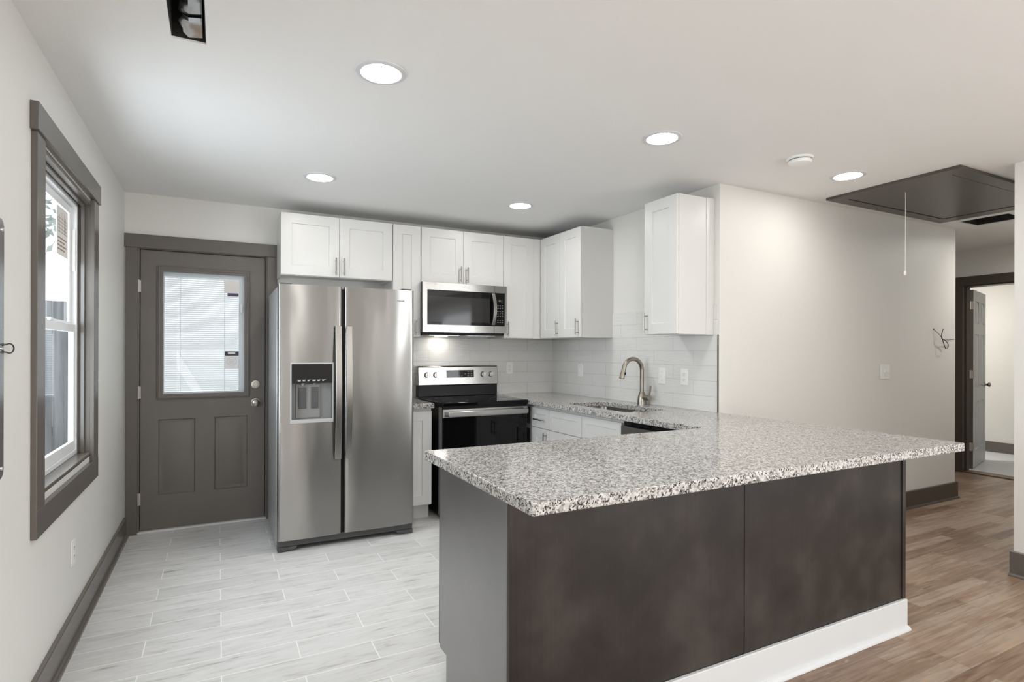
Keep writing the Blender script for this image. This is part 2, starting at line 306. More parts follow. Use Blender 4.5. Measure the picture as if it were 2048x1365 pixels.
# ------------------------------------------------------------------ mesh building
ORG = {}
class MB:
    def __init__(s): s.v = []; s.f = []
    def add(s, vs, fs):
        o = len(s.v); s.v += [tuple(v) for v in vs]; s.f += [tuple(i + o for i in f) for f in fs]; return s
    def box(s, x0, y0, z0, x1, y1, z1):
        x0, x1 = min(x0, x1), max(x0, x1); y0, y1 = min(y0, y1), max(y0, y1); z0, z1 = min(z0, z1), max(z0, z1)
        return s.add([(x0,y0,z0),(x1,y0,z0),(x1,y1,z0),(x0,y1,z0),(x0,y0,z1),(x1,y0,z1),(x1,y1,z1),(x0,y1,z1)],
                     [(0,3,2,1),(4,5,6,7),(0,1,5,4),(1,2,6,5),(2,3,7,6),(3,0,4,7)])
    def prism(s, poly, axis, a, b):
        """extrude a 2D polygon along an axis; 2D coordinates are the two other axes in xyz order"""
        def P(p, w):
            return {'X': (w, p[0], p[1]), 'Y': (p[0], w, p[1]), 'Z': (p[0], p[1], w)}[axis]
        n = len(poly)
        return s.add([P(p, a) for p in poly] + [P(p, b) for p in poly],
                     [tuple(range(n)), tuple(range(2*n - 1, n - 1, -1))] + [(i, (i+1) % n, n + (i+1) % n, n + i) for i in range(n)])
    def tube(s, pts, r, seg=10, caps=True):
        pts = [Vector(p) for p in pts]; n = len(pts); rs = r if isinstance(r, (list, tuple)) else [r] * n
        T = [(pts[min(i+1, n-1)] - pts[max(i-1, 0)]).normalized() for i in range(n)]
        up = Vector((0, 0, 1)) if abs(T[0].z) < 0.9 else Vector((1, 0, 0))
        U = (up - T[0] * up.dot(T[0])).normalized(); vs = []
        for i in range(n):
            U = (U - T[i] * U.dot(T[i])).normalized(); V = T[i].cross(U)
            vs += [pts[i] + (U * math.cos(a) + V * math.sin(a)) * rs[i] for a in [2*math.pi*k/seg for k in range(seg)]]
        fs = [(i*seg+k, i*seg+(k+1) % seg, (i+1)*seg+(k+1) % seg, (i+1)*seg+k) for i in range(n-1) for k in range(seg)]
        if caps: fs += [tuple(range(seg))[::-1], tuple(range((n-1)*seg, n*seg))]
        return s.add(vs, fs)
    def lathe(s, prof, c, axis='Z', seg=32):
        """profile of (radius, height) turned about an axis through c"""
        vs = []
        for r, h in prof:
            for k in range(seg):
                a = 2*math.pi*k/seg; p, q = r*math.cos(a), r*math.sin(a)
                d = {'Z': (p, q, h), 'X': (h, p, q), 'Y': (p, h, q)}[axis]
                vs.append((c[0]+d[0], c[1]+d[1], c[2]+d[2]))
        n = len(prof)
        fs = [(i*seg+k, i*seg+(k+1) % seg, (i+1)*seg+(k+1) % seg, (i+1)*seg+k) for i in range(n-1) for k in range(seg)]
        fs += [tuple(range(seg))[::-1], tuple(range((n-1)*seg, n*seg))]
        return s.add(vs, fs)
    def grid_slab(s, axis, us, vs_, w0, w1, holes=()):
        """slab normal to axis with rectangular through holes (u0,v0,u1,v1); u,v are the other two axes in xyz order"""
        U = sorted(set([us[0], us[1]] + [x for h in holes for x in (h[0], h[2]) if us[0] < x < us[1]]))
        V = sorted(set([vs_[0], vs_[1]] + [x for h in holes for x in (h[1], h[3]) if vs_[0] < x < vs_[1]]))
        def P(u, v, w): return {'X': (w, u, v), 'Y': (u, w, v), 'Z': (u, v, w)}[axis]
        nu, nv = len(U)-1, len(V)-1
        def solid(i, j):
            if not (0 <= i < nu and 0 <= j < nv): return False
            cu, cv = (U[i]+U[i+1])/2, (V[j]+V[j+1])/2
            return not any(h[0] < cu < h[2] and h[1] < cv < h[3] for h in holes)
        for i in range(nu):
            for j in range(nv):
                if not solid(i, j): continue
                a, b, c, d = U[i], U[i+1], V[j], V[j+1]
                for w in (w0, w1): s.add([P(a,c,w),P(b,c,w),P(b,d,w),P(a,d,w)], [(0,1,2,3)])
                if not solid(i-1, j): s.add([P(a,c,w0),P(a,d,w0),P(a,d,w1),P(a,c,w1)], [(0,1,2,3)])
                if not solid(i+1, j): s.add([P(b,c,w0),P(b,d,w0),P(b,d,w1),P(b,c,w1)], [(0,1,2,3)])
                if not solid(i, j-1): s.add([P(a,c,w0),P(b,c,w0),P(b,c,w1),P(a,c,w1)], [(0,1,2,3)])
                if not solid(i, j+1): s.add([P(a,d,w0),P(b,d,w0),P(b,d,w1),P(a,d,w1)], [(0,1,2,3)])
        return s
    def panels(s, O, U, V, N, w, h, t, pans=(), holes=(), depth=0.007, slope=0.003, field=None):
        """door slab: O lower left of the front face, N outward. pans are sunk rectangles, holes go through."""
        O, U, V, N = Vector(O), Vector(U), Vector(V), Vector(N)
        def P(u, v, d): return O + U*u + V*v + N*d
        allr = list(pans) + list(holes)
        us = sorted(set([0, w] + [x for r in allr for x in (r[0], r[2])])); vs = sorted(set([0, h] + [x for r in allr for x in (r[1], r[3])]))
        def ins(cu, cv, rr): return any(r[0] < cu < r[2] and r[1] < cv < r[3] for r in rr)
        def q(a, b, c, d): s.add([a, b, c, d], [(0, 1, 2, 3)])
        for i in range(len(us)-1):
            for j in range(len(vs)-1):
                a, b, c, d = us[i], us[i+1], vs[j], vs[j+1]; cu, cv = (a+b)/2, (c+d)/2
                if not ins(cu, cv, allr): q(P(a,c,0), P(b,c,0), P(b,d,0), P(a,d,0))
                if not ins(cu, cv, holes): q(P(a,c,-t), P(a,d,-t), P(b,d,-t), P(b,c,-t))
        for i in range(len(us)-1):
            for v in (0, h): q(P(us[i],v,0), P(us[i+1],v,0), P(us[i+1],v,-t), P(us[i],v,-t))
        for j in range(len(vs)-1):
            for u in (0, w): q(P(u,vs[j],0), P(u,vs[j+1],0), P(u,vs[j+1],-t), P(u,vs[j],-t))
        def corners(r, m, d): return [P(r[0]+m, r[1]+m, d), P(r[2]-m, r[1]+m, d), P(r[2]-m, r[3]-m, d), P(r[0]+m, r[3]-m, d)]
        def cuts(r):   # ring corner points including grid lines, so that edges weld
            return r
        def ring(A, B):
            for k in range(4): q(A[k], A[(k+1) % 4], B[(k+1) % 4], B[k])
        for r in holes: ring(corners(r, 0, 0), corners(r, 0, -t))
        for r in pans:
            A = corners(r, 0, 0); B = corners(r, slope, -depth); ring(A, B)
            if field:
                fm, fs, fr = field    # flat margin, slope width, rise
                C = corners(r, slope+fm, -depth); D = corners(r, slope+fm+fs, -depth+fr); ring(B, C); ring(C, D); B = D
            q(*B)
        return s
    def build(s, name, mat, parent=None, bevel=0.0, smooth=True, angle=35, origin=None, segs=2, weld=True):
        bm = bmesh.new(); vv = [bm.verts.new(v) for v in s.v]
        for f in s.f:
            try: bm.faces.new([vv[i] for i in f])
            except ValueError: pass
        if weld: bmesh.ops.remove_doubles(bm, verts=bm.verts, dist=2e-5)
        bmesh.ops.recalc_face_normals(bm, faces=bm.faces)
        if parent is not None: org = Vector(ORG[parent])
        elif origin is not None: org = Vector(origin)
        else:
            xs = [v.co for v in bm.verts]
            org = Vector(((min(c.x for c in xs)+max(c.x for c in xs))/2, (min(c.y for c in xs)+max(c.y for c in xs))/2, min(c.z for c in xs)))
        me = bpy.data.meshes.new(name)
        if smooth:
            for f in bm.faces: f.smooth = True
        bmesh.ops.translate(bm, verts=bm.verts, vec=-org)
        bm.to_mesh(me); bm.free()
        if smooth: me.set_sharp_from_angle(angle=math.radians(angle))
        me.materials.append(mat)
        o = bpy.data.objects.new(name, me); COL.objects.link(o); ORG[o] = tuple(org)
        if parent is not None: o.parent = parent
        else: o.location = org
        if bevel > 0:
            b = o.modifiers.new('bevel', 'BEVEL'); b.width = bevel; b.segments = segs; b.limit_method = 'ANGLE'; b.angle_limit = math.radians(40)
            b.harden_normals = False
        return o

def tag(o, label, cat, group=None, kind=None):
    o['label'] = label; o['category'] = cat
    if group: o['group'] = group
    if kind: o['kind'] = kind
    return o
def thing(name, label, cat, loc, group=None, kind=None):
    o = bpy.data.objects.new(name, None); COL.objects.link(o); o.location = loc; o.empty_display_size = 0.05
    ORG[o] = tuple(loc); return tag(o, label, cat, group, kind)
def part(name, mb, mat, parent, bevel=0.0, label=None, **k):
    o = mb.build(name, M[mat], parent, bevel, **k)
    if label: o['label'] = label
    return o
def struct(name, mb, mat, label, cat, bevel=0.0, **k):
    return tag(mb.build(name, M[mat], None, bevel, **k), label, cat, None, 'structure')
B = lambda *a: MB().box(*a)

def text_mesh(name, body, mat, parent, width, loc, rot, depth=0.0006):
    c = bpy.data.curves.new(name, 'FONT'); c.body = body; c.size = 0.1; c.align_x = 'CENTER'; c.align_y = 'CENTER'
    o = bpy.data.objects.new(name, c); COL.objects.link(o)
    bpy.context.view_layer.update()
    dg = bpy.context.evaluated_depsgraph_get()
    me = bpy.data.meshes.new_from_object(o.evaluated_get(dg)); w = max(v.co.x for v in me.vertices) - min(v.co.x for v in me.vertices)
    bpy.data.objects.remove(o); bpy.data.curves.remove(c)
    k = width / w; mat4 = Matrix.Translation(Vector(loc) - Vector(ORG[parent])) @ rot.to_4x4() @ Matrix.Scale(k, 4)
    bm = bmesh.new(); bm.from_mesh(me); bpy.data.meshes.remove(me)
    r = bmesh.ops.extrude_face_region(bm, geom=list(bm.faces))
    bmesh.ops.translate(bm, vec=(0, 0, depth / k), verts=[e for e in r['geom'] if isinstance(e, bmesh.types.BMVert)])
    bm.transform(mat4); bmesh.ops.recalc_face_normals(bm, faces=bm.faces)
    me = bpy.data.meshes.new(name); bm.to_mesh(me); bm.free(); me.materials.append(M[mat])
    t = bpy.data.objects.new(name, me); COL.objects.link(t); t.parent = parent; ORG[t] = ORG[parent]; return t
FACE_Y = Matrix.Rotation(H90, 3, 'X')       # text facing -y

CE = 2.446; XL = -0.593; YB = 4.83; XS = 2.965; YR = 2.704; XR = 4.19; CT = 0.914

# ================================================================== SETTING
WIN = (2.66, 0.775, 3.64, 2.09)
struct('wall_left', MB().grid_slab('X', (-3.74, 5.0), (-0.02, CE + 0.05), -0.655, XL, [WIN, (-3.4, 0.3, -0.8, 2.2)]), 'wall', 'long pale greige wall on the left, holding the window', 'wall')
struct('wall_back', MB().grid_slab('Y', (XL, 3.09), (-0.02, CE + 0.05), YB, 5.0, [(-0.515, -0.02, 0.343, 2.062)]), 'wall', 'pale end wall behind the refrigerator with the taupe door', 'wall')
struct('wall_sink', B(XS, YR, -0.02, 3.09, YB, CE + 0.05), 'wall', 'pale wall behind the sink and faucet', 'wall')
struct('wall_right', B(3.09, YR, -0.02, 5.956, 2.824, CE + 0.05), 'wall', 'blank greige wall past the peninsula with the light switch', 'wall')
struct('wall_hall', B(5.836, 2.824, -0.02, 5.956, 4.6, CE + 0.05), 'wall', 'side wall of the back hall around the corner', 'wall')
struct('wall_hall_end', MB().grid_slab('X', (1.4, 4.6), (-0.02, CE + 0.05), 7.3, 7.46, [(2.42, -0.02, 3.265, 2.065)]), 'wall', 'greige hall wall around the open white door', 'wall')
struct('wall_hall_back', B(5.956, 4.48, -0.02, 7.3, 4.6, CE + 0.05), 'wall', 'far end wall of the back hall', 'wall')
struct('wall_passage', B(XR + 0.12, 1.48, -0.02, 7.3, 1.6, CE + 0.05), 'wall', 'near side wall of the hall passage', 'wall')
struct('wall_corner', MB().grid_slab('X', (-3.6, 1.6), (-0.02, CE + 0.05), XR, XR + 0.12, [(-3.4, 0.3, -0.8, 2.2)]), 'wall', 'pale wall end at the far right edge of the room', 'wall')
struct('wall_rear', B(XL, -3.74, -0.02, XR + 0.12, -3.6, CE + 0.05), 'wall', 'rear wall of the living area', 'wall')
V1 = (-0.152, 2.02, -0.042, 2.365); V2 = (5.655, 2.2, 5.97, 2.545)
struct('ceiling', MB().grid_slab('Z', (-0.74, 7.46), (-3.74, 5.0), CE, CE + 0.03, [V1, V2]), 'ceil', 'flat off-white ceiling with round recessed lights', 'ceiling')
struct('floor', B(-0.74, 1.57, -0.03, XS, 5.0, 0), 'tile', 'pale grey wood-look plank tile floor of the kitchen', 'floor', origin=(0, 0, 0))
struct('floor', MB().prism([(-0.74, -3.74), (7.46, -3.74), (7.46, 4.6), (XS, 4.6), (XS, 1.57), (-0.74, 1.57)], 'Z', -0.03, 0), 'wood', 'worn brown wood plank floor leading to the hall', 'floor', origin=(0, 0, 0))
# bathroom beyond the hall door
struct('wall_bath', B(9.13, 1.7, -0.02, 9.25, 4.5, CE + 0.05), 'wall', 'pale wall seen through the open white door', 'wall')
struct('wall_bath_side', B(7.46, 4.4, -0.02, 9.13, 4.52, CE + 0.05), 'wall', 'side wall of the room past the open white door', 'wall')
struct('wall_bath_near', B(7.46, 1.58, -0.02, 9.13, 1.7, CE + 0.05), 'wall', 'near wall of the room past the open white door', 'wall')
struct('floor', B(7.46, 1.7, -0.03, 9.13, 4.4, 0.004), 'whitetrim', 'bright white floor past the open white door', 'floor')
struct('ceiling', B(7.46, 1.58, CE, 9.25, 4.52, CE + 0.03), 'ceil', 'ceiling of the room past the open white door', 'ceiling')
struct('baseboard_bath', B(9.112, 1.7, 0.004, 9.13, 4.4, 0.14), 'trim', 'dark grey baseboard past the open white door', 'baseboard', 0.003)

def baseboard(name, mat, label, axis, a, b, face, out, h=0.13, th=0.018, shoe=0.018):
    """profile run along axis from a to b on the wall plane 'face', projecting by sign 'out'"""
    pr = [(0, 0.0)] + [(th + shoe * math.cos(t), shoe * math.sin(t)) for t in [H90 * k / 5 for k in range(6)]] + [(th, h - 0.003), (th - 0.003, h), (0, h)]
    poly = [(face + out * p[0], p[1]) for p in pr]
    mb = MB()
    if axis == 'Y': mb.add([(x, w, z) for w in (a, b) for x, z in poly], [])
    else: mb.add([(w, x, z) for w in (a, b) for x, z in poly], [])
    n = len(poly); mb.f += [tuple(range(n)), tuple(range(2*n - 1, n - 1, -1))] + [(i, (i+1) % n, n + (i+1) % n, n + i) for i in range(n)]
    return struct(name, mb, mat, label, 'baseboard', angle=25)
baseboard('baseboard_left', 'trim', 'taupe baseboard along the left wall under the window', 'Y', -3.6, YB, XL, 1)
baseboard('baseboard_right', 'trimdark', 'dark taupe baseboard under the blank wall past the peninsula', 'X', XS, 5.974, YR, -1, 0.145)
baseboard('baseboard_corner', 'trim', 'grey baseboard at the far right edge of the room', 'Y', -3.6, 1.612, XR, -1, 0.145)
baseboard('baseboard_peninsula', 'whitetrim', 'white baseboard along the foot of the dark peninsula', 'X', 0.793, 2.926, 1.5365, -1, 0.142, 0.0145)

# ------------------------------------------------------------------ entry door
D1 = thing('door_1', 'taupe half-glass entry door with white mini blind, left of the refrigerator', 'door', (-0.086, YB, 0), None, 'structure')
dx0, dx1, dz0, dz1 = -0.497, 0.325, 0.018, 2.047; dy = YB + 0.016
part('slab', MB().panels((dx0, dy, dz0), (1, 0, 0), (0, 0, 1), (0, -1, 0), dx1 - dx0, dz1 - dz0, 0.044,
     [(-0.386 - dx0, 0.262 - dz0, -0.152 - dx0, 0.814 - dz0), (-0.023 - dx0, 0.262 - dz0, 0.204 - dx0, 0.816 - dz0)],
     [(-0.372 - dx0, 0.99 - dz0, 0.188 - dx0, 1.906 - dz0)], depth=0.011, slope=0.006, field=(0.012, 0.022, 0.008)), 'doorpaint', D1)
ring = MB()
def frame_ring(mb, x0, z0, x1, z1, w, ya, yb):
    return mb.grid_slab('Y', (x0, x1), (z0, z1), ya, yb, [(x0 + w, z0 + w, x1 - w, z1 - w)])
frame_ring(ring, -0.396, 0.962, 0.217, 1.936, 0.038, dy - 0.012, dy + 0.01)
frame_ring(ring, -0.388, 0.970, 0.209, 1.928, 0.012, dy - 0.018, dy - 0.01)
part('glass_moulding', ring, 'doorpaint', D1, 0.003)
part('blind_surround', MB().grid_slab('Y', (-0.372, 0.188), (0.99, 1.906), dy + 0.024, dy + 0.042, [(-0.352, 1.012, 0.139, 1.868)]), 'vinyl', D1)
part('glass_pane', B(-0.371, dy + 0.012, 0.991, 0.187, dy + 0.016, 1.905), 'glass', D1)
bl = MB(); zz = 1.016; yb_ = dy + 0.034
while zz < 1.862:
    bl.add([(-0.351, yb_ - 0.004, zz), (0.138, yb_ - 0.004, zz), (0.138, yb_ + 0.004, zz + 0.0142), (-0.351, yb_ + 0.004, zz + 0.0142),
            (-0.351, yb_ - 0.0034, zz - 0.0003), (0.138, yb_ - 0.0034, zz - 0.0003), (0.138, yb_ + 0.0046, zz + 0.0139), (-0.351, yb_ + 0.0046, zz + 0.0139)],
           [(0, 1, 2, 3), (4, 7, 6, 5), (0, 4, 5, 1), (1, 5, 6, 2), (2, 6, 7, 3), (3, 7, 4, 0)]); zz += 0.0158
bd = part('blind', bl, 'slat', D1, smooth=False)
for x in (-0.251, 0.040): part('ladder_cord', B(x, yb_ - 0.009, 1.012, x + 0.004, yb_ - 0.0075, 1.866), 'vinyl', bd)
part('operator', B(0.151, dy + 0.004, 1.61, 0.166, dy + 0.0115, 1.68), 'vinyl', D1, 0.003)
part('glass_sticker', B(0.038, dy + 0.0105, 1.765, 0.146, dy + 0.0118, 1.858), 'paper', D1, label='blank beige paper sticker')
part('glass_sticker', B(0.062, dy + 0.0105, 1.738, 0.138, dy + 0.0118, 1.762), 'purple', D1, label='torn purple strip of a sticker')
st = part('glass_sticker', B(0.044, dy + 0.0105, 1.182, 0.140, dy + 0.0118, 1.315), 'paperwhite', D1, label='white sticker with a navy header')
part('header_band', B(0.044, dy + 0.0098, 1.281, 0.140, dy + 0.0104, 1.315), 'navy', st)
part('printed_label', B(0.066, dy + 0.0092, 1.292, 0.116, dy + 0.0097, 1.309), 'paper', st)
ov = MB(); ov.tube([(0.092 + 0.033 * math.cos(a), dy + 0.0103, 1.236 + 0.031 * math.sin(a)) for a in [2 * math.pi * k / 24 for k in range(25)]], 0.0009, 5)
for k in range(4): ov.box(0.072, dy + 0.0098, 1.222 + 0.009 * k, 0.112 - 0.004 * (k % 2), dy + 0.0104, 1.2235 + 0.009 * k)
part('printed_seal', ov, 'greyprint', st)
part('deadbolt', MB().lathe([(0.0, -0.026), (0.017, -0.026), (0.018, -0.012), (0.031, -0.011), (0.033, -0.001)], (0.258, dy, 1.056), 'Y'), 'satin', D1)
part('knob', MB().lathe([(0.0, -0.058), (0.014, -0.058), (0.026, -0.052), (0.029, -0.042), (0.022, -0.030), (0.013, -0.022), (0.014, -0.010), (0.033, -0.008), (0.035, -0.001)], (0.259, dy, 0.914), 'Y'), 'satin', D1)
for z in (1.782, 1.016, 0.247):
    h = MB().tube([(-0.507, YB - 0.004, z - 0.045), (-0.507, YB - 0.004, z + 0.045)], 0.0065, 10)
    h.box(-0.503, YB + 0.004, z - 0.043, -0.494, dy - 0.0005, z + 0.043)
    part('hinge', h, 'hinge', D1)
part('threshold', B(-0.515, YB - 0.012, 0.0, 0.343, YB + 0.1, 0.012), 'grout', D1, 0.003)
jb = B(-0.5148, YB, 0.0, -0.502, 4.99, 2.0618).box(0.330, YB, 0.0, 0.3428, 4.99, 2.0618).box(-0.502, YB, 2.051, 0.330, 4.99, 2.0618)
jb.box(-0.502, dy + 0.046, 0.012, -0.488, dy + 0.06, 2.051).box(0.316, dy + 0.046, 0.012, 0.330, dy + 0.06, 2.051).box(-0.502, dy + 0.046, 2.036, 0.330, dy + 0.06, 2.051)
part('jamb', jb, 'doorpaint', D1)
struct('trim_1', B(-0.583, YB - 0.019, 0.0, -0.511, YB, 2.0556).box(0.339, YB - 0.019, 0.0, 0.412, YB, 2.0556).box(XL + 0.001, YB - 0.024, 2.0556, 0.416, YB, 2.152), 'trim', 'taupe casing around the half-glass entry door', 'door casing', 0.002)

# ------------------------------------------------------------------ window
W1 = thing('window_1', 'white double-hung window in deep taupe casing on the left wall', 'window', (XL, 3.15, 0.64), None, 'structure')
y0, z0, y1, z1 = WIN
cas = MB()
cas.box(XL, 2.575, 0.742, XL + 0.019, 2.682, 2.106).box(XL, 3.622, 0.742, XL + 0.019, 3.738, 2.106)
cas.box(XL, 2.556, 2.106, XL + 0.026, 3.757, 2.207).box(XL, 2.575, 0.640, XL + 0.019, 3.745, 0.742)
part('casing', cas, 'trim', W1, 0.002)
jl = MB()
jl.box(-0.652, y0 - 0.0002, z0, XL + 0.004, y0 + 0.014, z1).box(-0.652, y1 - 0.014, z0, XL + 0.004, y1 + 0.0002, z1)
jl.box(-0.652, y0 + 0.014, z1 - 0.014, XL + 0.004, y1 - 0.014, z1).box(-0.652, y0 + 0.014, z0, XL + 0.004, y1 - 0.014, z0 + 0.014)
jl.box(-0.632, y1 - 0.026, z0 + 0.014, -0.615, y1 - 0.014, z1 - 0.014).box(-0.632, y0 + 0.014, z0 + 0.014, -0.615, y0 + 0.026, z1 - 0.014).box(-0.632, y0 + 0.026, z1 - 0.026, -0.615, y1 - 0.026, z1 - 0.014)
part('jamb_liner', jl, 'trim', W1, 0.0015)
a0, a1, b0, b1 = y0 + 0.014, y1 - 0.014, z0 + 0.014, z1 - 0.014
part('vinyl_frame', MB().grid_slab('X', (a0, a1), (b0, b1), -0.68, -0.645, [(a0 + 0.022, b0 + 0.022, a1 - 0.022, b1 - 0.022)]), 'vinyl', W1, 0.002)
def sash(xa, xb, za, zb):
    c0, c1 = a0 + 0.022, a1 - 0.022
    s = part('sash', MB().grid_slab('X', (c0, c1), (za, zb), xa, xb, [(c0 + 0.034, za + 0.05, c1 - 0.034, zb - 0.04)]), 'vinyl', W1, 0.003)
    part('pane', B((xa + xb) / 2 - 0.002, c0 + 0.033, za + 0.048, (xa + xb) / 2 + 0.002, c1 - 0.033, zb - 0.038), 'glass', s); return s
s1 = sash(-0.6675, -0.650, b0 + 0.022, 1.452)
s2 = sash(-0.6795, -0.6685, 1.415, b1 - 0.022)
part('sash_lock', B(-0.667, 3.13, 1.4525, -0.651, 3.18, 1.466), 'vinyl', s1, 0.003)
stk = part('sticker', B(-0.6718, 3.325, 1.775, -0.6712, 3.545, 2.005), 'paper', W1, label='beige paper sticker with a printed arched grid')
gp = MB()
for k in range(7): gp.box(-0.6710, 3.345 + k * 0.03, 1.885, -0.6706, 3.347 + k * 0.03, 1.95 + 0.035 * math.sin(k / 6 * math.pi))
for k in range(5): gp.box(-0.6710, 3.345, 1.885 + k * 0.0165, -0.6706, 3.527, 1.887 + k * 0.0165)
for k in range(4): gp.box(-0.6710, 3.345, 1.80 + k * 0.018, -0.6706, 3.48 + 0.03 * (k % 2), 1.806 + k * 0.018)
part('printed_grid', gp, 'brownprint', stk)
part('balance_cover', B(-0.668, a1 - 0.0215, 1.72, -0.651, a1 - 0.03, 1.94), 'plate', W1, 0.002)

# outside the window
fn = thing('fence', 'weathered grey board fence outside the left window', 'fence', (-3.0, 7.6, 0))
x = -7.0; k = 0
while x < -0.85:
    part('board', B(x, 7.6, 0.0, x + 0.138, 7.62, 1.85 + 0.012 * math.sin(k * 2.3)), 'fence', fn); x += 0.143; k += 1
for z in (0.4, 1.5): part('rail', B(-7.0, 7.62, z, -0.72, 7.66, z + 0.09), 'fence', fn)
tr_ = thing('tree', 'pale leafy tree standing beyond the board fence', 'tree', (-3.6, 10.2, -0.2))
part('trunk', MB().tube([(-3.6, 10.2, -0.2), (-3.55, 10.2, 1.5), (-3.65, 10.25, 3.2)], [0.14, 0.11, 0.07], 10), 'fence', tr_)
lf = MB()
for k in range(2600):
    a, b2, r = random.uniform(0, 6.283), random.uniform(-1, 1), random.random() ** 0.4
    q = math.sqrt(1 - b2 * b2); p = Vector((-3.6 + 2.1 * r * q * math.cos(a), 10.2 + 1.6 * r * q * math.sin(a), 4.0 + 1.9 * r * b2))
    u = Vector((random.gauss(0, 1), random.gauss(0, 1), random.gauss(0, 1))).normalized(); w = u.orthogonal().normalized()
    lf.add([p - u * 0.09, p + w * 0.04, p + u * 0.09, p - w * 0.04], [(0, 1, 2, 3)])
part('foliage', lf, 'leaf', tr_, smooth=False, weld=False)
struct('ground', B(-12, -6, -0.25, -0.9, 14, -0.2).box(-0.9, 5.05, -0.25, 12, 14, -0.2), 'concrete', 'pale ground outside the house', 'ground')

# ------------------------------------------------------------------ wall tile
struct('wall_backsplash', B(1.262, YB - 0.008, CT, XS - 0.008, YB, 1.437), 'splashX', 'white rippled wall tile behind the range', 'backsplash', origin=(0, 0, 0), smooth=False)
struct('wall_backsplash', B(XS - 0.008, 2.715, CT, XS, YB - 0.008, 1.437).box(XS - 0.008, 2.72, 1.437, XS, 3.85, 1.639), 'splashY', 'white rippled wall tile behind the sink faucet', 'backsplash', origin=(0, 0, 0), smooth=False)
struct('trim_2', B(XS - 0.010, 2.7085, CT, XS, 2.7148, 1.437), 'satin', 'thin metal edge strip ending the wall tile', 'tile edge')

# ================================================================== CABINETS
def bar_handle(parent, p0, p1, out, r=0.0058, proud=0.032, mat='satin'):
    p0, p1, out = Vector(p0), Vector(p1), Vector(out)
    d = (p1 - p0); mb = MB().tube([p0 + out * proud, p1 + out * proud], r, 12)
    for t in (0.16, 0.84): mb.tube([p0 + d * t, p0 + d * t + out * proud], 0.0042, 8)
    return part('handle', mb, mat, parent)
RAIL = 0.074
def shaker_y(parent, x0, x1, z0, z1, y, hx=None, hz=None, rail=RAIL, name='door', mat='white', t=0.019):
    """door facing -y, front face at y"""
    d = part(name, MB().panels((x0, y, z0), (1, 0, 0), (0, 0, 1), (0, -1, 0), x1 - x0, z1 - z0, t, [(rail, rail, x1 - x0 - rail, z1 - z0 - rail)], depth=0.008, slope=0.0025), mat, parent, 0.0012)
    if hx is not None: bar_handle(d, (hx, y, hz[0]), (hx, y, hz[1]), (0, -1, 0))
    return d
def shaker_x(parent, y0, y1, z0, z1, x, hy=None, hz=None, rail=RAIL, name='door', mat='white', t=0.019, flat=False):
    """door facing -x, front face at x; y0<y1"""
    w, h = y1 - y0, z1 - z0
    d = part(name, MB().panels((x, y1, z0), (0, -1, 0), (0, 0, 1), (-1, 0, 0), w, h, t, [] if flat else [(rail, rail, w - rail, h - rail)], depth=0.008, slope=0.0025), mat, parent, 0.0012)
    if hy is not None: bar_handle(d, (x, hy[0], hz[0]), (x, hy[1], hz[1]), (-1, 0, 0))
    return d
YD = 4.495; YC = YD + 0.0205; XD = 2.63; XC = XD + 0.0205; UB, UT = 1.437, 2.352
g = 0.0018
c = thing('wall_cabinet', 'wide two-door white wall cabinet above the refrigerator', 'cabinet', (0.826, 4.67, 1.885))
part('body', B(0.408, YC, 1.905, 1.2465, YB, UT).box(0.408, YC, 1.885, 1.2465, YC + 0.018, 1.905).box(0.408, YC + 0.018, 1.885, 0.424, YB, 1.905).box(1.2305, YC + 0.018, 1.885, 1.2465, YB, 1.905), 'white', c)
shaker_y(c, 0.408 + g, 0.8305 - g, 1.889, UT - 0.003, YD, 0.801, (1.902, 2.034))
shaker_y(c, 0.8305 + g, 1.2465 - g, 1.889, UT - 0.003, YD, 0.860, (1.902, 2.034))
c = thing('wall_cabinet', 'tall narrow white wall cabinet left of the microwave', 'cabinet', (1.367, 4.67, UB))
part('body', B(1.2485, YC, UB, 1.4845, YB, UT), 'white', c)
shaker_y(c, 1.2485 + g + 0.002, 1.4845 - g, UB + 0.003, UT - 0.003, YD, 1.450, (1.452, 1.584))
c = thing('wall_cabinet', 'short two-door white wall cabinet above the microwave', 'cabinet', (1.868, 4.67, 1.895))
part('body', B(1.4865, YC, 1.893, 2.2495, YB, UT), 'white', c)
shaker_y(c, 1.4865 + g + 0.002, 1.866 - g, 1.896, UT - 0.003, YD, 1.834, (1.908, 2.040))
shaker_y(c, 1.866 + g, 2.2495 - g, 1.896, UT - 0.003, YD, 1.896, (1.908, 2.040))
c = thing('wall_cabinet', 'single-door white corner wall cabinet right of the microwave', 'cabinet', (2.40, 4.67, UB))
part('body', B(2.2515, YC, UB, XC, YB - 0.0002, UT), 'white', c)
shaker_y(c, 2.2515 + g, 2.553, UB + 0.003, UT - 0.003, YD, 2.287, (1.452, 1.584))
part('filler', B(2.556, YD + 0.006, UB, XD + 0.004, YC, UT), 'white', c)
c = thing('wall_cabinet', 'two-door white wall cabinet on the sink wall nearest the corner', 'cabinet', (2.8, 4.18, UB))
part('body', B(XC, 3.845, UB, XS, YD + 0.018, UT), 'white', c, 0.001)
shaker_x(c, 4.163 + g, YD - 0.004, UB + 0.003, UT - 0.003, XD, (4.190, 4.190), (1.456, 1.588))
shaker_x(c, 3.845 + g, 4.163 - g, UB + 0.003, UT - 0.003, XD, (3.873, 3.873), (1.456, 1.588))
c = thing('wall_cabinet', 'single-door white wall cabinet right of the faucet by the wall corner', 'cabinet', (2.8, 2.92, UB))
part('body', B(XC, 2.752, UB, XS, 3.066, UT), 'white', c, 0.001)
shaker_x(c, 2.752 + g, 3.066 - g, UB + 0.003, UT - 0.003, XD, (3.033, 3.033), (1.452, 1.588))
